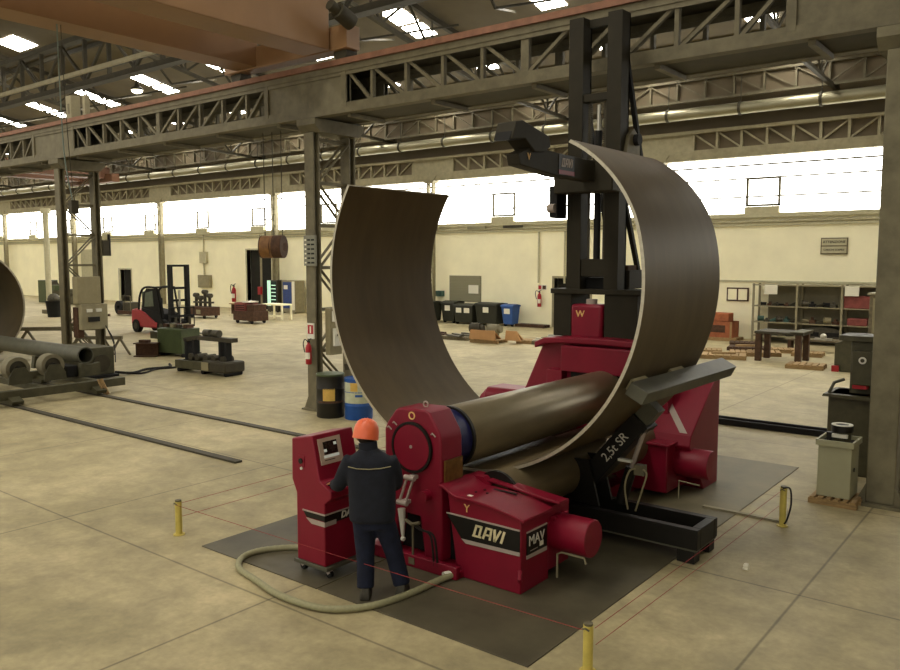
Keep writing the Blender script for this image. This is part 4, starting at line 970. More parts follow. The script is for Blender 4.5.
pm = MB().cyl((-2.5, 12.05, .845), (-2.5, 12.05, 1.0), .12, 20).build('pump', 'oldgreen', t)
MB().cyl((-2.5, 12.05, 1.0), (-2.5, 12.05, 1.09), .14, 20).build('motor_cap', 'black', pm); MB().ring((-2.5, 12.05, 1.09), (-2.5, 12.05, 1.1), .14, .09, 20).build('cap_rim', 'white', pm)
B(-2.62, -2.4, 11.9, 11.95, .93, .98).build('valve_bar', 'white', pm); B(-2.66, -2.6, 11.88, 11.96, .86, 1.0).build('valve', 'black', pm)
t = thing('green_machine', 'old grey-green upright machine with round white emblem, behind the pale cabinet', 'machine', (-2.75, 13.9, 0))
B(-3.05, -2.4, 13.6, 14.3, 0, 1.28).build('base', 'oldgreen', t, bevel=.02)
B(-2.78, -2.38, 13.75, 14.2, 1.28, 2.12).build('upright', 'oldgreen', t, bevel=.02)
hb = B(-2.72, -2.42, 13.55, 13.75, 1.45, 1.98).build('control_box', 'oldgreen', t, bevel=.015)
MB().cyl((-2.57, 13.535, 1.84), (-2.57, 13.55, 1.84), .055, 20).build('emblem', 'white', hb); MB().cyl((-2.57, 13.53, 1.84), (-2.57, 13.535, 1.84), .03, 16).build('emblem_centre', 'oldgreen', hb)
B(-2.7, -2.5, 13.56, 13.7, 1.39, 1.45).build('red_switch', 'ext', hb)
MB().prism([(-3.1, 1.28), (-2.4, 1.28), (-2.4, 1.22), (-3.12, 1.24)], 'Y', 13.5, 14.32).build('table', 'oldgreen', t)
MB().tube([(-3.05, 13.65, 1.28), (-2.98, 13.65, 1.45), (-2.86, 13.75, 1.5)], .025, 8).build('lever', 'bar', t)
B(-2.95, -2.35, 13.7, 14.3, 2.12, 2.2).build('top_cover', 'oldgreen', t)

t = thing('grey_cabinet', 'tall weathered grey cabinet standing in front of the shelving, beside right column', 'cabinet', (-4.9, 27.5, 0))
B(-5.05, -4.2, 27.2, 28.2, 0, 2.3).build('cabinet_body', 'wood_gy', t, bevel=.02); B(-5.1, -4.15, 27.15, 28.25, 2.3, 2.36).build('top', 'steel_lt', t); B(-4.95, -4.5, 27.18, 27.2, .2, 2.2).build('door', 'beigebox', t)
t = thing('grey_locker', 'low grey-green locker with sloping top, left of the tall grey cabinet', 'cabinet', (-5.5, 26.5, 0))
MB().prism([(-5.75, 0), (-5.2, 0), (-5.2, .95), (-5.5, .95), (-5.75, .85)], 'Y', 26.2, 26.9).build('cabinet_body', 'oldgreen', t, bevel=.01); B(-5.55, -5.15, 26.15, 26.95, .95, 1.0).build('top', 'oldgreen', t); B(-5.8, -5.6, 26.1, 26.25, 0, .18).build('red_foot', 'ext', t)

# ------------------------------------------------------------------ far wall, right: shelving and its contents
t = thing('shelving_rack', 'long grey steel shelving rack against the far wall at right', 'shelving', (-7.5, 34.1, 0))
ux = [-10.55, -8.85, -7.2, -5.4, -3.6]
for xx in ux:
    for yy in (33.62, 34.42): B(xx-.04, xx+.04, yy-.03, yy+.03, 0, 2.4).build('upright', 'steel_lt', t)
for z in (.28, .84, 1.5, 2.36): B(ux[0]-.05, ux[-1]+.05, 33.6, 34.45, z-.04, z).build('shelf', 'steel_lt', t)
B(ux[0]+.35, ux[-1], 34.46, 34.5, 0, 2.36).build('back_panel', 'rackback', t)
for i, xx in enumerate((-10.1, -7.1)):
    tag(B(xx, xx+.5, 33.55, 33.575, 1.98, 2.36).build('paper_sheet', 'paper'), ['white sheet hung at the left end of the shelving rack', 'white sheet hung above the red box on the shelving rack'][i], 'sheet', 'white sheets on the rack')
tag(B(-7.15, -5.6, 33.68, 34.3, 1.5, 1.98).build('steel_box', 'bundle', bevel=.03), 'big faded red box on the top shelf of the rack', 'box')
tag(B(-7.0, -6.3, 33.65, 34.2, .84, 1.12).build('steel_box', 'bundle', bevel=.03), 'low reddish box on the middle shelf below the big red box', 'box')
rnd = random.Random(3)
def shelf_items(z, x0, x1, n, mats, group, label, name='machine_part', cat='machine part'):
    for k in range(n):
        x = x0 + (x1-x0)*(k+.5)/n; w = (x1-x0)/n*.42; h = rnd.uniform(.07, .2); y = rnd.uniform(33.7, 33.9); mm = mats[k % len(mats)]
        g = MB()
        if k % 3 == 0:
            g.cyl((x-w, y, z+h*.6), (x+w, y+.05, z+h*.6), h*.6, 12); g.cyl((x-w*1.1, y, z+h*.6), (x-w*.9, y, z+h*.6), h*.75, 12)
        elif k % 3 == 1:
            g.box(x-w, x+w, y, y+.25, z, z+h*.8); g.box(x-w*.5, x+w*.3, y+.05, y+.2, z+h*.8, z+h*1.4)
        else:
            g.bar((x-w*1.2, y, z+.04), (x+w*1.2, y+.1, z+.09+h*.4), .08, .07); g.bar((x-w, y+.15, z+.05), (x+w, y+.12, z+.05), .09, .08)
        zm = min(v.z for v in g.v)
        for v in g.v: v.z += z - zm
        tag(g.build(name, mm), label, cat, group)
shelf_items(1.5, -10.3, -8.95, 6, ['blackmatt', 'rust', 'junk'], 'dark parts on the upper shelf', 'dark metal part in the heap on the upper left shelf')
shelf_items(1.5, -8.7, -7.4, 5, ['junk', 'blackmatt'], 'small parts on the upper shelf', 'small dark part on the upper shelf left of the red box')
shelf_items(.84, -10.4, -8.95, 6, ['teal', 'junk'], 'teal parts on the middle shelf', 'small teal-grey part on the middle shelf at left')
shelf_items(.84, -8.7, -7.3, 5, ['beigebox', 'rust', 'junk'], 'parts on the middle shelf', 'rusty or beige part on the middle shelf between the uprights')
shelf_items(.28, -10.2, -9.0, 4, ['beigebox', 'junk'], 'parts on the bottom shelf', 'machine part on the bottom shelf behind the dark table')
t = thing('machine_cover', 'arched dark machine cover on the bottom shelf with two openings', 'machine part', (-7.8, 33.5, .28))
MB().prism([(-8.7,.28),(-8.7,.5),(-8.4,.68),(-7.9,.74),(-7.4,.68),(-7.1,.5),(-7.1,.28)], 'Y', 33.7, 34.2).build('hood', 'junk', t); 
for xx in (-8.5, -7.75): B(xx, xx+.5, 33.68, 33.7, .36, .52).build('opening', 'blackmatt', t)
t = thing('trestle_plank', 'low timber trestle with a shiny lump on it, in front of the rack', 'trestle', (-7.6, 31.4, 0))
B(-8.6, -6.2, 31.2, 31.7, .38, .44).build('plank', 'wood_gy', t)
for xx in (-8.5, -6.4): B(xx, xx+.12, 31.25, 31.65, 0, .38).build('leg', 'wood_dk', t)
g = MB(); g.sphere((-7.3, 31.45, .56), .12, 12); g.box(-7.6, -7.0, 31.35, 31.55, .44, .5); tag(g.build('casting', 'chrome'), 'shiny metal casting lying on the low timber trestle', 'casting')
t = thing('wall_sign', 'wooden framed warning sign high on the far wall at right', 'sign', (-7.8, 34.55, 3.9))
B(-8.27, -7.28, 34.53, 34.598, 3.58, 4.24).build('board', 'wood_gy', t)
for i, (s_, z) in enumerate((('ATTENZIONE', 4.07), ('CARICHI SOSPESI', 3.76))):
    B(-8.23, -7.32, 34.51, 34.53, z-.13, z+.13).build('panel', 'ledge', t); text(s_, .135 if i == 0 else .1, (-7.775, 34.505, z), FRONT, 'blackmatt', t, bold=.015)
t = thing('notice_board', 'small two-pane framed notice on the far wall left of the shelving', 'notice board', (-11.5, 34.55, 1.6))
B(-11.98, -11.05, 34.54, 34.598, 1.6, 2.18).build('frame', 'wood_dk', t)
for a in (-11.92, -11.48): B(a, a+.37, 34.53, 34.54, 1.66, 2.12).build('sheet', 'wall', t)
# crate on pallet
pallet(-11.75, 33.5, 0, 'pallet under the wooden crate at the far wall', .9, 1.5)
t = thing('wooden_crate', 'open orange-brown wooden crate on a pallet by the far wall', 'crate', (-11.75, 33.5, .14))
c = MB(); c.box(-12.4, -11.2, 33.1, 33.14, .14, .8); c.box(-12.4, -11.2, 33.86, 33.9, .14, .8); c.box(-12.4, -12.36, 33.14, 33.86, .14, .8); c.box(-11.24, -11.2, 33.14, 33.86, .14, .8); c.box(-12.36, -11.24, 33.14, 33.86, .14, .18)
c.build('crate_body', 'crate', t); B(-12.1, -11.5, 33.085, 33.1, .35, .65).build('opening', 'rust', t)
tag(B(-12.2, -11.4, 33.2, 33.8, .8, 1.15).build('cardboard_box', 'crate', bevel=.02), 'reddish-brown carton on top of the wooden crate', 'box')
for xx in (-12.36, -11.3): B(xx, xx+.08, 33.08, 33.1, .14, .8).build('batten', 'wood', t)
# dark timber table
t = thing('workbench', 'dark timber table with four thick legs in front of the shelving', 'table', (-7.8, 27.9, 0))
B(-8.5, -6.95, 27.3, 28.5, .92, 1.0).build('table_top', 'steel_dk', t)
B(-7.35, -6.93, 27.25, 28.55, 1.0, 1.03).build('end_plate', 'oldgreen', t)
for a in (-8.47, -7.2):
    for b in (27.32, 28.28): B(a, a+.18, b, b+.18, 0, .92).build('leg', 'wood_dk', t)
for i, (x_, y_, r_, w_, l_, nm, m_) in enumerate(((-9.55, 27.4, .3, 1.0, 1.5, 'large pale pallet right of the curved plate on the far floor', 'wood'), (-9.7, 30.3, .2, .9, 1.3, 'dark pallet behind the large pale one, left of the dark table', 'wood_dk'),
        (-8.4, 30.4, .4, .8, 1.2, 'small pallet behind the dark table legs', 'wood'), (-6.6, 26.4, .1, .8, 1.1, 'pale pallet in front of the shelving, right of the dark table', 'wood'), (-11.6, 27.0, .2, .9, 1.2, 'pallet partly hidden behind the curved plate at right', 'wood_gy'), (-7.4, 29.8, .1, .8, 1.0, 'pallet right behind the dark table top', 'wood'))):
    pallet(x_, y_, r_, nm, w_, l_, m_)
for x_, y_, nm, m_ in ((-9.2, 28.7, 'pale pallet just behind the large pale pallet with loose boards', 'wood'), (-10.6, 28.6, 'pallet beside the curved plate edge, behind the large pale pallet', 'wood'), (-10.3, 31.9, 'dark pallet in front of the wooden crate', 'wood_dk'), (-8.7, 29.1, 'pallet half hidden behind the dark table top, nearer one', 'wood')):
    pallet(x_, y_, .35, nm, .9, 1.1, m_)
for i, (x_, y_, nm) in enumerate(((-9.55, 27.4, 'loose boards lying on the large pale pallet'), (-9.7, 30.3, 'dark block lying on the dark pallet'))):
    tag(MB(Matrix.Translation((x_, y_, .14)) @ Matrix.Rotation(.6, 4, 'Z')).box(-.4, .4, -.06, .06, 0, .06).box(-.3, .45, .12, .24, 0, .05).build('loose_timber', 'wood'), nm, 'timber')
t = thing('black_tyre_part', 'small black machine foot lying beside the grey support beam end', 'machine part', (-11.2, 25.2, 0))
MB().ring((-11.2, 25.2, .1), (-11.1, 25.3, .1), .1, .05, 16).build('ring', 'blackmatt', t); B(-11.5, -11.0, 25.2, 25.5, 0, .12).build('block', 'blackmatt', t)

# ------------------------------------------------------------------ far wall, middle: bins, shutter, door, pallets
def bin_(x0, x1, y0, y1, h, m, label, grp, nlab):
    t = thing('wheelie_bin', label, 'bin', ((x0+x1)/2, (y0+y1)/2, 0), group=grp)
    b = MB().frustum((x0+.08, x1-.08, y0+.1, y1-.05), .1, (x0, x1, y0, y1), h-.1).build('bin_body', m, t, bevel=.03)
    MB().prism([(y0-.04, h-.1), (y1+.02, h-.1), (y1, h-.02), ((y0+y1)/2, h+.03), (y0, h-.03)], 'X', x0-.03, x1+.03).build('lid', m, t)
    for xx in (x0+.15, x1-.15): MB().cyl((xx-.04, y0+.2, .1), (xx+.04, y0+.2, .1), .1, 14).build('wheel', 'blackmatt', t)
    for k in range(nlab):
        xx = x0 + (x1-x0)*(k+.7)/(nlab+.4)
        B(xx-.17, xx+.17, y0+.0, y0+.025, h*.58, h*.82).build('label', 'paper', t)
    return t
bin_(-28.0, -26.95, 32.6, 33.6, 1.15, 'bin', 'dark green bin half hidden behind the curved plate edge', 'dark green bins', 1)
bin_(-26.85, -25.95, 33.3, 34.2, 1.15, 'bin', 'second dark green bin from the curved plate, below the shutter', 'dark green bins', 1)
bin_(-25.85, -24.6, 33.1, 34.2, 1.05, 'bin', 'dark green bin with two white labels, third from the curved plate', 'dark green bins', 2)
bin_(-24.5, -23.15, 33.2, 34.2, 1.15, 'bin', 'dark green bin next to the blue bin', 'dark green bins', 1)
bin_(-23.0, -22.3, 33.4, 34.1, 1.1, 'bluebin', 'blue wheelie bin at the right end of the row of bins', None, 1)
t = thing('wall_shutter', 'grey slatted shutter with a white notice on the far wall above the bins', 'shutter', (-26.1, 34.5, 1.2))
g = MB()
for k in range(9): g.box(-27.2, -25.15, 34.54, 34.598, 1.15+.15*k, 1.27+.15*k)
g.box(-27.25, -25.1, 34.58, 34.599, 1.1, 2.5); g.build('slats', 'grille', t); B(-25.9, -25.25, 34.52, 34.54, 1.55, 2.0).build('notice', 'paper', t)
tag(MB().cyl((-28.1, 34.45, 1.5), (-27.75, 34.4, 1.5), .14, 14).box(-28.1, -27.6, 34.3, 34.58, 1.35, 1.65).build('wall_motor', 'teal'), 'small blue motor mounted on the wall left of the shutter', 'motor')
extinguisher(-21.35, 34.4, 1.0, 'red fire extinguisher on the far wall right of the blue bin', 1.3)
t = tag(B(-21.55, -21.05, 34.58, 34.6-.002, 1.85, 2.1).build('safety_sign', 'paper'), 'small red and dark sign above the extinguisher by the blue bin', 'sign')
B(-21.52, -21.35, 34.57, 34.58, 1.88, 2.07).build('red_field', 'ext', t); B(-21.28, -21.08, 34.57, 34.58, 1.88, 2.07).build('dark_field', 'rust', t)
for xx, zz, lab in ((-22.4, 4.5, 'grey vertical conduit on the far wall right of the blue bin'), (-20.9, 4.5, 'grey vertical conduit on the far wall left of the tower doorway')):
    tag(MB().cyl((xx+.9, 34.54, 2.2), (xx+.9, 34.54, 4.75), .05, 8).build('wall_conduit', 'ledge'), lab, 'conduit', 'wall conduits')
for i, (xx, m_) in enumerate(((-23.6, 'steel_dk'), (-25.9, 'grille'), (-29.0, 'grille'))):
    t = tag(B(xx, xx+1.2, 34.4, 34.45, 4.98, 5.12).build('ledge_vent', m_), ['dark vent slot below the windows above the blue bin', 'pale vent slot left of the dark one', 'pale vent slot behind the top of the curved plate'][i], 'vent')
pallet(-21.5, 34.0, 0, 'dark pallet against the wall under the extinguisher', .6, 1.7, 'wood_dk')
pallet(-18.9, 26.6, .1, 'pallet under the cardboard sheet', .9, 1.3, 'wood'); pallet(-17.35, 27.4, .1, 'pallet under the folded carton right of the cardboard sheet', .8, 1.0, 'wood')
for i, (x_, y_, s_) in enumerate(((-20.6, 26.9, 0.1), (-21.9, 26.9, .2), (-16.5, 27.5, .1), (-17.0, 29.0, .1), (-20.6, 28.4, 0))):
    pallet(x_, y_, s_, ['grey pallet left of the cardboard sheet loaded with plates', 'grey pallet beside the curved plate edge loaded with parts', 'grey pallet right of the carton loaded with strips', 'grey pallet behind the carton with metal strips', 'grey pallet behind the cardboard, carrying motors'][i], .9, 1.3, 'wood_gy')
g = MB().prism([(-19.5,.16),(-18.2,.15),(-18.25,.55),(-19.45,.52)], 'Y', 26.05, 26.09); g.prism([(26.09,.5),(26.6,.16),(26.62,.2),(26.09,.54)], 'X', -19.45, -18.3)
tag(g.build('cardboard_sheet', 'card'), 'large tan cardboard sheet propped up on a pallet', 'cardboard')
g = MB().prism([(-18.05,.15),(-17.3,.15),(-17.5,.52),(-18.0,.55)], 'Y', 26.5, 26.54); g.prism([(26.54,.5),(27.0,.15),(27.02,.2),(26.54,.54)], 'X', -18.0, -17.5)
tag(g.build('cardboard_carton', 'card'), 'smaller folded tan carton right of the large cardboard sheet', 'cardboard')
for i, (x_, y_) in enumerate(((-20.9, 28.4), (-20.0, 28.45))):
    g = MB().cyl((x_-.25, y_, .36), (x_+.25, y_+.05, .36), .22, 18); g.cyl((x_+.25, y_+.05, .36), (x_+.4, y_+.06, .36), .15, 16); g.box(x_-.2, x_+.2, y_-.15, y_+.15, .14, .2)
    tag(g.build('electric_motor', 'steel_dk' if i == 0 else 'rackback'), ['dark electric motor on the pallet below the bins', 'grey electric motor on the pallet below the blue bin'][i], 'motor')
for i in range(6):
    x_, y_ = [(-20.7, 26.6), (-20.5, 27.15), (-21.9, 26.9), (-16.6, 27.2), (-16.4, 27.75), (-17.0, 29.0)][i]
    tag(MB(Matrix.Translation((x_, y_, .14)) @ Matrix.Rotation(.2*i-.4, 4, 'Z')).box(-.5, .5, -.1, .1, 0, .05).box(-.45, .3, .12, .3, 0, .1).build('steel_strip', ['junk', 'junk', 'rust', 'chrome', 'junk', 'chrome'][i]),
        ['upper dull strip on the pallet left of the cardboard', 'second dull strip on the pallet left of the cardboard', 'rusty strip on the pallet beside the curved plate', 'bright strip on the pallet right of the carton', 'dull strip on the pallet right of the carton', 'bright strip on the pallet behind the carton'][i], 'metal strip', 'metal strips on pallets')

# ------------------------------------------------------------------ far wall, left-middle: vending machines, workshop benches
for i, (x0, x1, lab) in enumerate(((-41.2, -40.2, 'vending machine with a lit green edge against the far wall'), (-39.8, -38.5, 'vending machine with a blue panel, right of the lit green one'))):
    t = thing('vending_machine', lab, 'vending machine', ((x0+x1)/2, 33.7, 0), group=None)
    B(x0, x1, 33.3, 34.1, .05, 2.05).build('casing', 'steel_lt' if i else 'steel_dk', t, bevel=.02)
    if i == 0:
        B(x0+.02, x0+.34, 33.28, 33.3, .4, 2.02).build('lit_edge', 'vendlight', t); gl = B(x0+.36, x1-.1, 33.28, 33.3, .4, 1.98).build('glass_front', 'venddark', t)
        for k in range(6): B(x0+.4, x1-.15, 33.27, 33.28, .55+.23*k, .6+.23*k).build('shelf_row', 'vendlight', gl)
    else:
        gl = B(x0+.15, x1-.35, 33.28, 33.3, .3, 1.95).build('front_panel', 'vendblue', t); B(x0+.25, x0+.6, 33.27, 33.28, 1.5, 1.75).build('picture', 'paper', gl); B(x1-.3, x1-.06, 33.28, 33.3, .2, 2.0).build('side_panel', 'paper', t)
    for xx in (x0+.1, x1-.16): B(xx, xx+.06, 33.35, 33.45, 0, .05).build('foot', 'black', t)
t = thing('pipe_post', 'thin pale pipe post with a red box, in front of the tall doorway', 'post', (-41.9, 33.4, 0))
MB().cyl((-41.9, 33.4, 0), (-41.9, 33.4, 5.0), .07, 10).build('pipe', 'steel_lt', t); B(-42.05, -41.75, 33.2, 33.35, 1.1, 1.6).build('red_box', 'ext', t)
t = thing('white_table', 'small white metal table in front of the vending machines', 'table', (-35.2, 29.3, 0))
B(-36.2, -34.6, 28.9, 29.7, .82, .9).build('table_top', 'wall', t)
for a in (-36.15, -34.7):
    for b in (28.95, 29.6): B(a, a+.09, b, b+.09, 0, .82).build('leg', 'wall', t)
B(-36.1, -34.65, 28.96, 29.0, .2, .28).build('stretcher', 'wall', t)
def red_unit(x, y, label, kind):
    t = thing('welding_unit', label, 'machine', (x, y, 0))
    B(x-.85, x+.85, y-.5, y+.5, .15, .65).build('chassis', 'rust', t, bevel=.02)
    for a in (-.6, .6):
        for b in (-.4, .4): MB().cyl((x+a, y+b-.04, .1), (x+a, y+b+.04, .1), .1, 14).build('wheel', 'blackmatt', t)
    if kind:
        B(x-.8, x+.1, y-.45, y+.45, .65, 1.1).build('power_pack', 'bundle', t, bevel=.03); B(x+.2, x+.8, y-.4, y+.4, .65, 1.0).build('drawer_box', 'rust', t)
        for k in range(3): B(x-.65, x+.05, y-.47, y-.45, .72+.1*k, .76+.1*k).build('vent_slot', 'blackmatt', t)
        B(x-.3, x+.3, y-.3, y+.3, 1.1, 1.17).build('cloth', 'paper', t)
    else:
        for a, h in ((-.7, 1.3), (-.3, 1.15), (.15, 1.5), (.6, 1.3)):
            g = MB(); g.cyl((x+a, y, .65), (x+a, y, h), .09, 10); g.cyl((x+a-.16, y, h), (x+a+.16, y, h), .13, 12); g.build('spindle', 'steel_dk', t)
        B(x-.8, x+.8, y-.15, y+.15, .85, .95).build('cross_bar', 'steel_dk', t); B(x+.0, x+.4, y-.52, y-.5, .25, .5).build('plate', 'steel_lt', t)
    return t
red_unit(-39.9, 27.6, 'rusty red machine with upright spindles in front of the wall', False)
red_unit(-34.7, 26.9, 'maroon wheeled unit left of the white table', True)
t = thing('low_bench', 'low pale bench between the two maroon machines', 'bench', (-40.3, 31, 0))
B(-41.6, -39.2, 30.6, 31.3, .6, .66).build('bench_top', 'wood', t)
for a in (-41.5, -39.4): B(a, a+.1, 30.7, 31.2, 0, .6).build('leg', 'rust', t)
tag(B(-40.0, -38.2, 29.4, 30.2, .0, .05).build('steel_sheet', 'ledge'), 'pale sheet lying on the floor between the maroon machines', 'sheet')
extinguisher(-45.9, 34.2, .45, 'large red fire extinguisher by the wall left of the tall doorway', 1.9)
t = thing('electrical_box', 'grey electrical cabinets on the wall above the spindle machine', 'electrical box', (-49.6, 34.4, 1.6))
B(-50.3, -48.9, 34.35, 34.6-.002, 1.35, 2.25).build('cabinet', 'beigebox', t, bevel=.02); B(-50.1, -49.3, 34.4, 34.598, 3.1, 3.9).build('upper_box', 'ledge', t); MB().cyl((-49.7, 34.5, 2.25), (-49.7, 34.5, 5.1), .05, 8).build('conduit', 'ledge', t); B(-50.1, -49.1, 34.34, 34.35, 1.5, 2.1).build('door', 'steel_lt', t)
# small rusty stand and bits left of forklift
t = thing('wheeled_blower', 'dark wheeled blower on the floor left of the forklift', 'machine', (-45.7, 26, 0))
MB().ring((-45.9, 25.7, .45), (-45.9, 26.0, .45), .42, .15, 24).build('drum', 'blackmatt', t); B(-45.8, -44.4, 25.6, 26.4, .1, .3).build('base', 'rust', t); B(-45.3, -44.6, 25.7, 26.3, .3, .8).build('motor', 'steel_dk', t); MB().tube([(-45.3, 25.7, .3), (-45.3, 25.7, 1.2), (-44.5, 25.7, 1.2), (-44.5, 25.7, .3)], .03, 6).build('handle', 'steel', t)
pallet(-46.2, 24.4, .1, 'dark low pallet on the floor left of the forklift', .8, 1.8, 'rust')
t = thing('green_lathe', 'old green lathe by the far wall at the left', 'machine', (-62, 30, 0))
B(-64.5, -60.5, 29.6, 30.4, .6, 1.0).build('bed', 'oldgreen', t); B(-64.5, -63.3, 29.5, 30.5, 0, 1.75).build('headstock', 'green', t, bevel=.03); B(-61.2, -60.6, 29.6, 30.4, 0, .6).build('pedestal', 'oldgreen', t); MB().cyl((-63.3, 30, 1.35), (-62.8, 30, 1.35), .35, 20).build('chuck', 'steel_dk', t); B(-62.2, -61.6, 29.4, 30.3, 1.0, 1.4).build('carriage', 'green', t)
t = thing('green_mill', 'second old green machine, right of the lathe and behind the left column', 'machine', (-58.5, 30, 0))
B(-59.8, -56.8, 29.6, 30.6, 0, 1.15).build('body', 'oldgreen', t, bevel=.04); B(-59.6, -59.0, 29.8, 30.4, 1.15, 1.5).build('head', 'green', t); MB().cyl((-58, 29.58, .7), (-58, 29.4, .7), .2, 16).build('handwheel', 'steel', t)
t = thing('drain_pipe', 'tall pale drain pipe post left of the left column', 'post', (-50.6, 23.8, 0))
MB().cyl((-50.6, 23.8, .25), (-50.6, 23.8, 6.4), .17, 14).build('pipe', 'ledge', t); B(-51.0, -50.2, 23.5, 24.1, 0, .25).build('footing', 'steel', t); MB().cyl((-50.6, 23.8, 6.2), (-50.6, 23.8, 6.5), .28, 14).build('collar', 'ledge', t)
tag(B(-67.2, -65.0, 34.45, 34.598, 0, 4.2).build('wall_panel', 'ledge'), 'tall pale door panel on the far wall behind the drain pipe', 'panel')
t = thing('wall_hoist', 'small dark box on the column side, left of the drum shapes', 'box', (-47.3, 20.5, 0))
t['label'] = 'dark bin standing on the floor right of the left column'; t.name = 'waste_bin'; t['category'] = 'bin'
MB().lathe([(.35,0),(.45,.9),(.48,.95),(.44,.95),(.01,.9)], (-47.3, 22.5, 0), 20).build('bin_body', 'blackmatt', t); MB().sphere((-47.3, 22.5, 1.05), .35, 12).build('heap', 'junk', t)
t = thing('pole_box', 'small dark box with a rod hung high on the left column', 'box', (-24.8, 13.5, 3.5))
B(-24.95, -24.72, 13.41, 13.62, 3.5, 4.0).build('box', 'steel_dk', t); MB().cyl((-24.85, 13.69, 3.5), (-24.85, 13.69, 4.2), .05, 8).build('rod', 'black', t)

# ------------------------------------------------------------------ forklift
fk = thing('forklift', 'red forklift truck with black mast parked near the far wall', 'forklift', (-33.5, 20.7, 0))
B(-34.7, -32.1, 20.25, 21.25, .3, .55).build('chassis', 'blackmatt', fk, bevel=.03)
MB().prism([(-35.0,.35),(-34.95,1.05),(-34.6,1.1),(-33.9,.95),(-33.1,.55),(-32.6,.5),(-32.6,.25),(-34.2,.25),(-34.6,.3)], 'Y', 20.22, 21.28).build('counterweight', 'forkred', fk, bevel=.06)
MB().prism([(-34.1,.95),(-34.1,1.15),(-32.9,1.0),(-32.6,.9),(-32.6,.5),(-33.1,.55)], 'Y', 20.28, 21.22).build('hood', 'blackmatt', fk, bevel=.03)
for xx, r in ((-34.55, .3), (-32.45, .34)):
    for yy in (20.18, 21.12):
        w = MB().cyl((xx, yy, r), (xx, yy+.2, r), r, 24).build('wheel', 'rubber', fk); MB().cyl((xx, yy-.01, r), (xx, yy, r), r*.5, 16).build('hub', 'steel_dk', w)
cg = MB()
for yy in (20.3, 21.2):
    cg.tube(smoothpath([(-34.45, yy, 1.0), (-34.3, yy, 1.7), (-33.9, yy, 2.08), (-32.9, yy, 2.1)]), .05, 8); cg.tube([(-32.55, yy, .7), (-32.9, yy, 2.1)], .045, 8)
for xx in (-33.8, -33.5, -33.2, -32.95): cg.bar((xx, 20.3, 2.1), (xx, 21.2, 2.1), .05, .05)
cg.build('overhead_guard', 'blackmatt', fk)
cp = MB().prism([(-34.25,1.0),(-34.0,1.85),(-33.75,2.05),(-32.75,2.05),(-32.45,1.0),(-32.45,.6),(-33.1,.6)], 'Y', 20.31, 20.35).build('cab_side', 'blackmatt', fk)
MB().prism([(-33.95,1.2),(-33.85,1.85),(-33.25,1.95),(-33.2,1.25)], 'Y', 20.295, 20.31).build('side_window', 'glassdk', cp)
B(-34.3, -34.2, 20.4, 21.1, 1.0, 1.9).build('rear_screen', 'glassdk', fk)
B(-34.0, -33.6, 20.45, 21.05, 1.0, 1.6).build('seat', 'blackmatt', fk, bevel=.05)
ms = []
for yy in (20.25, 21.1): 
    B(-31.95, -31.75, yy, yy+.16, .15, 3.15).build('mast_rail', 'blackmatt', fk)
for zz in (.5, 1.5, 2.05, 3.05): B(-31.90, -31.80, 20.4, 21.1, zz, zz+.1).build('mast_crossbar', 'blackmatt', fk)
MB().cyl((-31.82, 20.75, .2), (-31.82, 20.75, 2.0), .05, 10).build('lift_cylinder', 'chrome', fk)
lb = MB(); lb.box(-31.72, -31.66, 20.1, 21.4, .35, .45); lb.box(-31.72, -31.66, 20.1, 21.4, .8, .9)
for k in range(6): lb.box(-31.70, -31.67, 20.12+.25*k, 20.16+.25*k, .35, 1.25)
lb.box(-31.72, -31.66, 20.1, 21.4, 1.2, 1.26); lb.build('load_backrest', 'blackmatt', fk)
for yy in (20.35, 21.05): MB().prism([(-31.66,.8),(-31.60,.8),(-31.60,.16),(-30.50,.1),(-30.50,.07),(-31.66,.09)], 'Y', yy, yy+.12).build('fork', 'steel_dk', fk)

# ------------------------------------------------------------------ left-middle floor: steel section, green box, roller stands
t = thing('steel_section', 'short rusty I-beam offcut standing on the floor left of the green box', 'steel offcut', (-25.6, 15.3, 0))
mm = MB(Matrix.Translation((-25.6, 15.35, 0)) @ Matrix.Rotation(R(35), 4, 'Z'))
mm.box(-.4, .4, -.22, .22, .44, .48); mm.box(-.4, .4, -.22, .22, 0, .04); mm.box(-.4, .4, -.03, .03, .04, .44); mm.box(-.25, .1, -.1, .1, .48, .58); mm.build('beam', 'rust', t)
t = thing('roller_stand', 'dark motorised roller stand low on the floor, at right of the green box', 'roller stand', (-20.6, 14.7, 0))
mm = lambda: MB(Matrix.Translation((-20.5, 14.2, 0)) @ Matrix.Rotation(R(4), 4, 'Z'))
mm().box(-1.0, .3, -.35, -.2, .12, .36).box(-1.0, .3, .2, .35, .12, .36).box(-1.0, -.85, -.2, .2, .12, .36).build('frame', 'oldgreen', t)
mm().box(.25, 1.3, -.38, .38, .1, .42).build('gearbox', 'steel_dk', t, bevel=.05)
mm().box(.28, .58, -.4, -.38, .14, .38).build('data_plate', 'beigebox', t)
for a in (-.9, .2, 1.2): mm().cyl((a, -.3, .07), (a, .3, .07), .07, 12).build('foot_roller', 'blackmatt', t)
for a in (-.5, -.2, .2, .55, .95): mm().cyl((a, -.18, .47), (a, .18, .47), .1, 16).build('roller', 'steel_dk', t)
for a in (-.85, -.5, .7, .95): mm().box(a, a+.1, -.1, .1, .36, .98).build('post', 'blackmatt', t)
mm().box(-.2, 1.3, -.12, .12, .98, 1.1).build('top_rail', 'steel_dk', t)
for a in (.12, .52): mm().cyl((a-.13, 0, 1.2), (a+.13, 0, 1.2), .11, 16).build('top_roller', 'junk', t)
mm().bar((-.9, 0, .95), (-.3, 0, 1.05), .2, .12).build('arm', 'steel_dk', t)
t = thing('green_box', 'green painted steel box carrying loose parts, in front of the forklift', 'steel box', (-25.0, 16.6, 0))
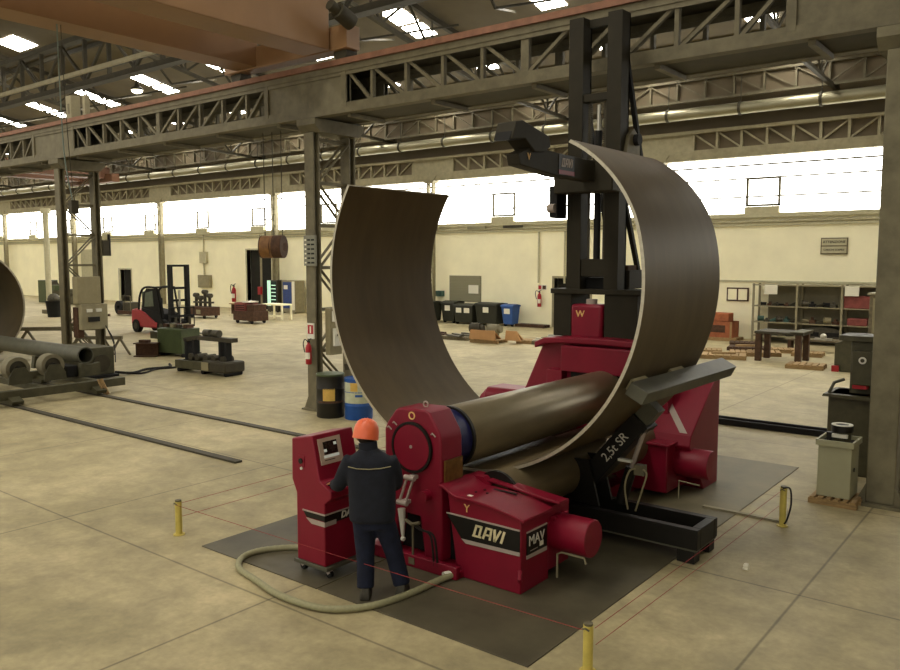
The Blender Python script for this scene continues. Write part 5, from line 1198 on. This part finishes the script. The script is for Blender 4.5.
mm = lambda: MB(Matrix.Translation((-24.95, 16.2, 0)) @ Matrix.Rotation(R(8), 4, 'Z'))
mm().box(-.62, .6, -.42, .42, .12, .98).build('box_body', 'green', t, bevel=.02)
for a in (-.6, .55): mm().box(a, a+.12, -.4, .4, 0, .12).build('skid', 'blackmatt', t)
for k in range(7):
    a = -.55 + .17*k; g = mm(); (g.cyl((a, -.1, 1.06), (a+.12, .1, 1.1), .07, 10) if k % 2 else g.box(a, a+.18, -.2, .1, 1.0, 1.12)); g.build('loose_part', ['rust', 'junk', 'beigebox'][k % 3], t)
mm().box(-1.35, -.62, -.12, .12, .55, .8).build('outrigger', 'oldgreen', t)
t = thing('floor_cable', 'dark cable trailing over the floor from the roller bed motor', 'cable', (-22.5, 13.5, 0))
MB().tube(smoothpath([(-22.1, 12.2, .1), (-22.0, 12.7, .03), (-22.4, 13.4, .03), (-22.3, 14.1, .03), (-22.9, 14.5, .03)]), .04, 8).build('cable', 'blackmatt', t)
MB().tube(smoothpath([(-22.0, 12.2, .1), (-21.7, 12.8, .03), (-22.2, 13.6, .03), (-22.1, 14.2, .03), (-22.7, 14.6, .03)]), .03, 8).build('second_cable', 'blackmatt', t)

# ------------------------------------------------------------------ far left: shell, roller bed, pipe, trestle
g = MB().ring((-38, 10.0, 1.91), (-27.0, 10.0, 1.91), 1.91, 1.86, 64)
tag(g.build('pipe_section', 'shell'), 'huge open pipe section lying at the left edge beyond the roller bed', 'pipe')
bpy.data.objects['pipe_section'].data.materials.append(M['cut'])
for p in bpy.data.objects['pipe_section'].data.polygons:
    if abs(p.normal.x) > .9: p.material_index = 1
rb = thing('roller_bed', 'grey-green motorised roller bed on floor rails at the left edge', 'roller bed', (-20.5, 9.2, 0))
for xx in (-19.45, -22.4): B(xx, xx+.2, 6.6, 10.9, .16, .36).build('main_beam', 'oldgreen', rb, bevel=.01)
for yy in (7.2, 8.9, 10.2): B(-22.3, -19.4, yy, yy+.16, .2, .34).build('cross_beam', 'oldgreen', rb)
for yy in (8.0, 10.0):
    for xx in (-19.6, -22.5): 
        e = MB().prism([(xx-.35,.06),(xx+.55,.06),(xx+.6,.14),(xx+.3,.24),(xx-.1,.24)], 'Y', yy, yy+.26).build('end_truck', 'oldgreen', rb)
        for dx in (-.15, .4): MB().cyl((xx+dx, yy+.06, .085), (xx+dx, yy+.2, .085), .05, 12).build('track_wheel', 'steel_dk', e)
for yy in (7.75, 8.7, 9.55):
    w = MB().cyl((-20.55, yy, .72), (-20.3, yy, .72), .27, 28).build('support_roller', 'steel_dk', rb)
    MB().ring((-20.58, yy, .72), (-20.27, yy, .72), .29, .2, 28).build('tyre', 'rackback', w); MB().cyl((-20.62, yy, .72), (-20.22, yy, .72), .07, 14).build('axle', 'black', w)
    MB().prism([(yy-.28,.36),(yy+.28,.36),(yy+.26,.55),(yy+.13,.76),(yy-.13,.76),(yy-.26,.55)], 'X', -20.2, -20.16).build('bearing_plate', 'oldgreen', rb)
for xx in (-20.2, -22.8): MB().prism([(10.2,.36),(10.75,.36),(10.75,.7),(10.6,.66),(10.45,.66),(10.25,.7)], 'X', xx-.16, xx).build('pipe_cradle', 'oldgreen', rb)
B(-20.9, -20.3, 9.9, 10.2, .36, .66).build('gear_motor', 'blackmatt', rb, bevel=.03)
B(-23.4, -21.75, 11.05, 12.0, .12, .9).build('drive_cabinet', 'oldgreen', rb, bevel=.02)
MB().cyl((-21.75, 11.6, .45), (-21.7, 11.6, .45), .25, 20).build('fan_cover', 'steel_dk', rb)
B(-23.0, -21.6, 10.85, 12.05, .05, .12).build('cabinet_skid', 'blackmatt', rb)
t = tag(MB().ring((-26.3, 10.47, .88), (-20.4, 10.47, .88), .22, .19, 32).build('steel_pipe', 'bar'), 'steel pipe lying along the roller bed with its open end facing right', 'pipe')
g = MB(); g.bar((-19.18, 10.2, .4), (-19.05, 10.3, .01), .03, .1); g.bar((-19.18, 10.12, .4), (-19.05, 10.22, .01), .03, .03)
tag(g.build('wooden_wedge', 'wood'), 'small tan and black strip leaning on the near end of the roller bed', 'strip')
t = thing('steel_trestle', 'low steel trestle with sloping legs between the big pipe and left column', 'trestle', (-29, 14.5, 0))
MB().bar((-31.0, 13.4, .8), (-28.6, 15.4, .82), .12, .14).build('top_beam', 'steel', t)
for a in (.1, .75):
    P = Vector((-31.0, 13.4, .75)).lerp(Vector((-28.6, 15.4, .75)), a); q = Vector((1.0, .83, 0)).normalized()
    for s in (-1, 1): MB().bar(P, P + q*.5*s + Vector((0, 0, -.75)), .07, .08).build('leg', 'steel', t)
t = thing('steel_trestle', 'second low steel trestle, partly behind the left column foot', 'trestle', (-27, 15.5, 0))
MB().bar((-27.9, 14.0, .62), (-26.6, 15.0, .62), .12, .12).build('top_beam', 'steel', t)
for a in (.05, .6, .95):
    P = Vector((-27.9, 14.0, .6)).lerp(Vector((-26.6, 15.0, .6)), a); q = Vector((1.0, .83, 0)).normalized()
    for s in (-1, 1): MB().bar(P, P + q*.35*s + Vector((0, 0, -.6)), .06, .07).build('leg', 'steel', t)
t = thing('electrical_box', 'beige electrical boxes on the left column above the roller bed cabinet', 'electrical box', (-24.4, 12.6, 1.6))
B(-24.62, -24.3, 12.3, 13.05, 2.0, 2.85).build('upper_cabinet', 'beigebox', t, bevel=.02); lowb = B(-24.6, -24.2, 12.35, 13.2, 1.2, 2.0).build('lower_cabinet', 'steel_lt', t, bevel=.02)
for k in range(2): B(-24.2, -24.16, 12.5+.3*k, 12.68+.3*k, 1.75, 1.85).build('switch', 'white', lowb)
B(-24.2, -24.14, 12.55, 12.9, 1.45, 1.6).build('handle', 'black', lowb); B(-24.69, -24.4, 12.32, 12.5, .95, 1.9).build('small_box', 'rust', t)
for k in range(2): MB().tube(smoothpath([(-24.18, 13.1, 1.3), (-23.9, 13.2, .7), (-23.5-.4*k, 13.0-.3*k, .2)]), .015, 6).build('cable', 'black', t)

# ------------------------------------------------------------------ camera, light
cam = bpy.data.cameras.new('camera'); co = bpy.data.objects.new('camera', cam); C.objects.link(co)
co.location = (0, 0, 3.4); co.rotation_euler = (R(90-5.43), 0, R(38.2)); cam.sensor_width = 36; cam.lens = 32; cam.clip_end = 400
S = bpy.context.scene; S.camera = co
w = bpy.data.worlds.new('world'); S.world = w; w.use_nodes = True
bg = w.node_tree.nodes['Background']; bg.inputs[0].default_value = (1, .94, .80, 1); bg.inputs[1].default_value = .95
S.view_settings.view_transform = 'Standard'; S.view_settings.look = 'None'; S.view_settings.gamma = 1; S.view_settings.exposure = 0
S.view_settings.use_curve_mapping = False
S.cycles.use_denoising = True
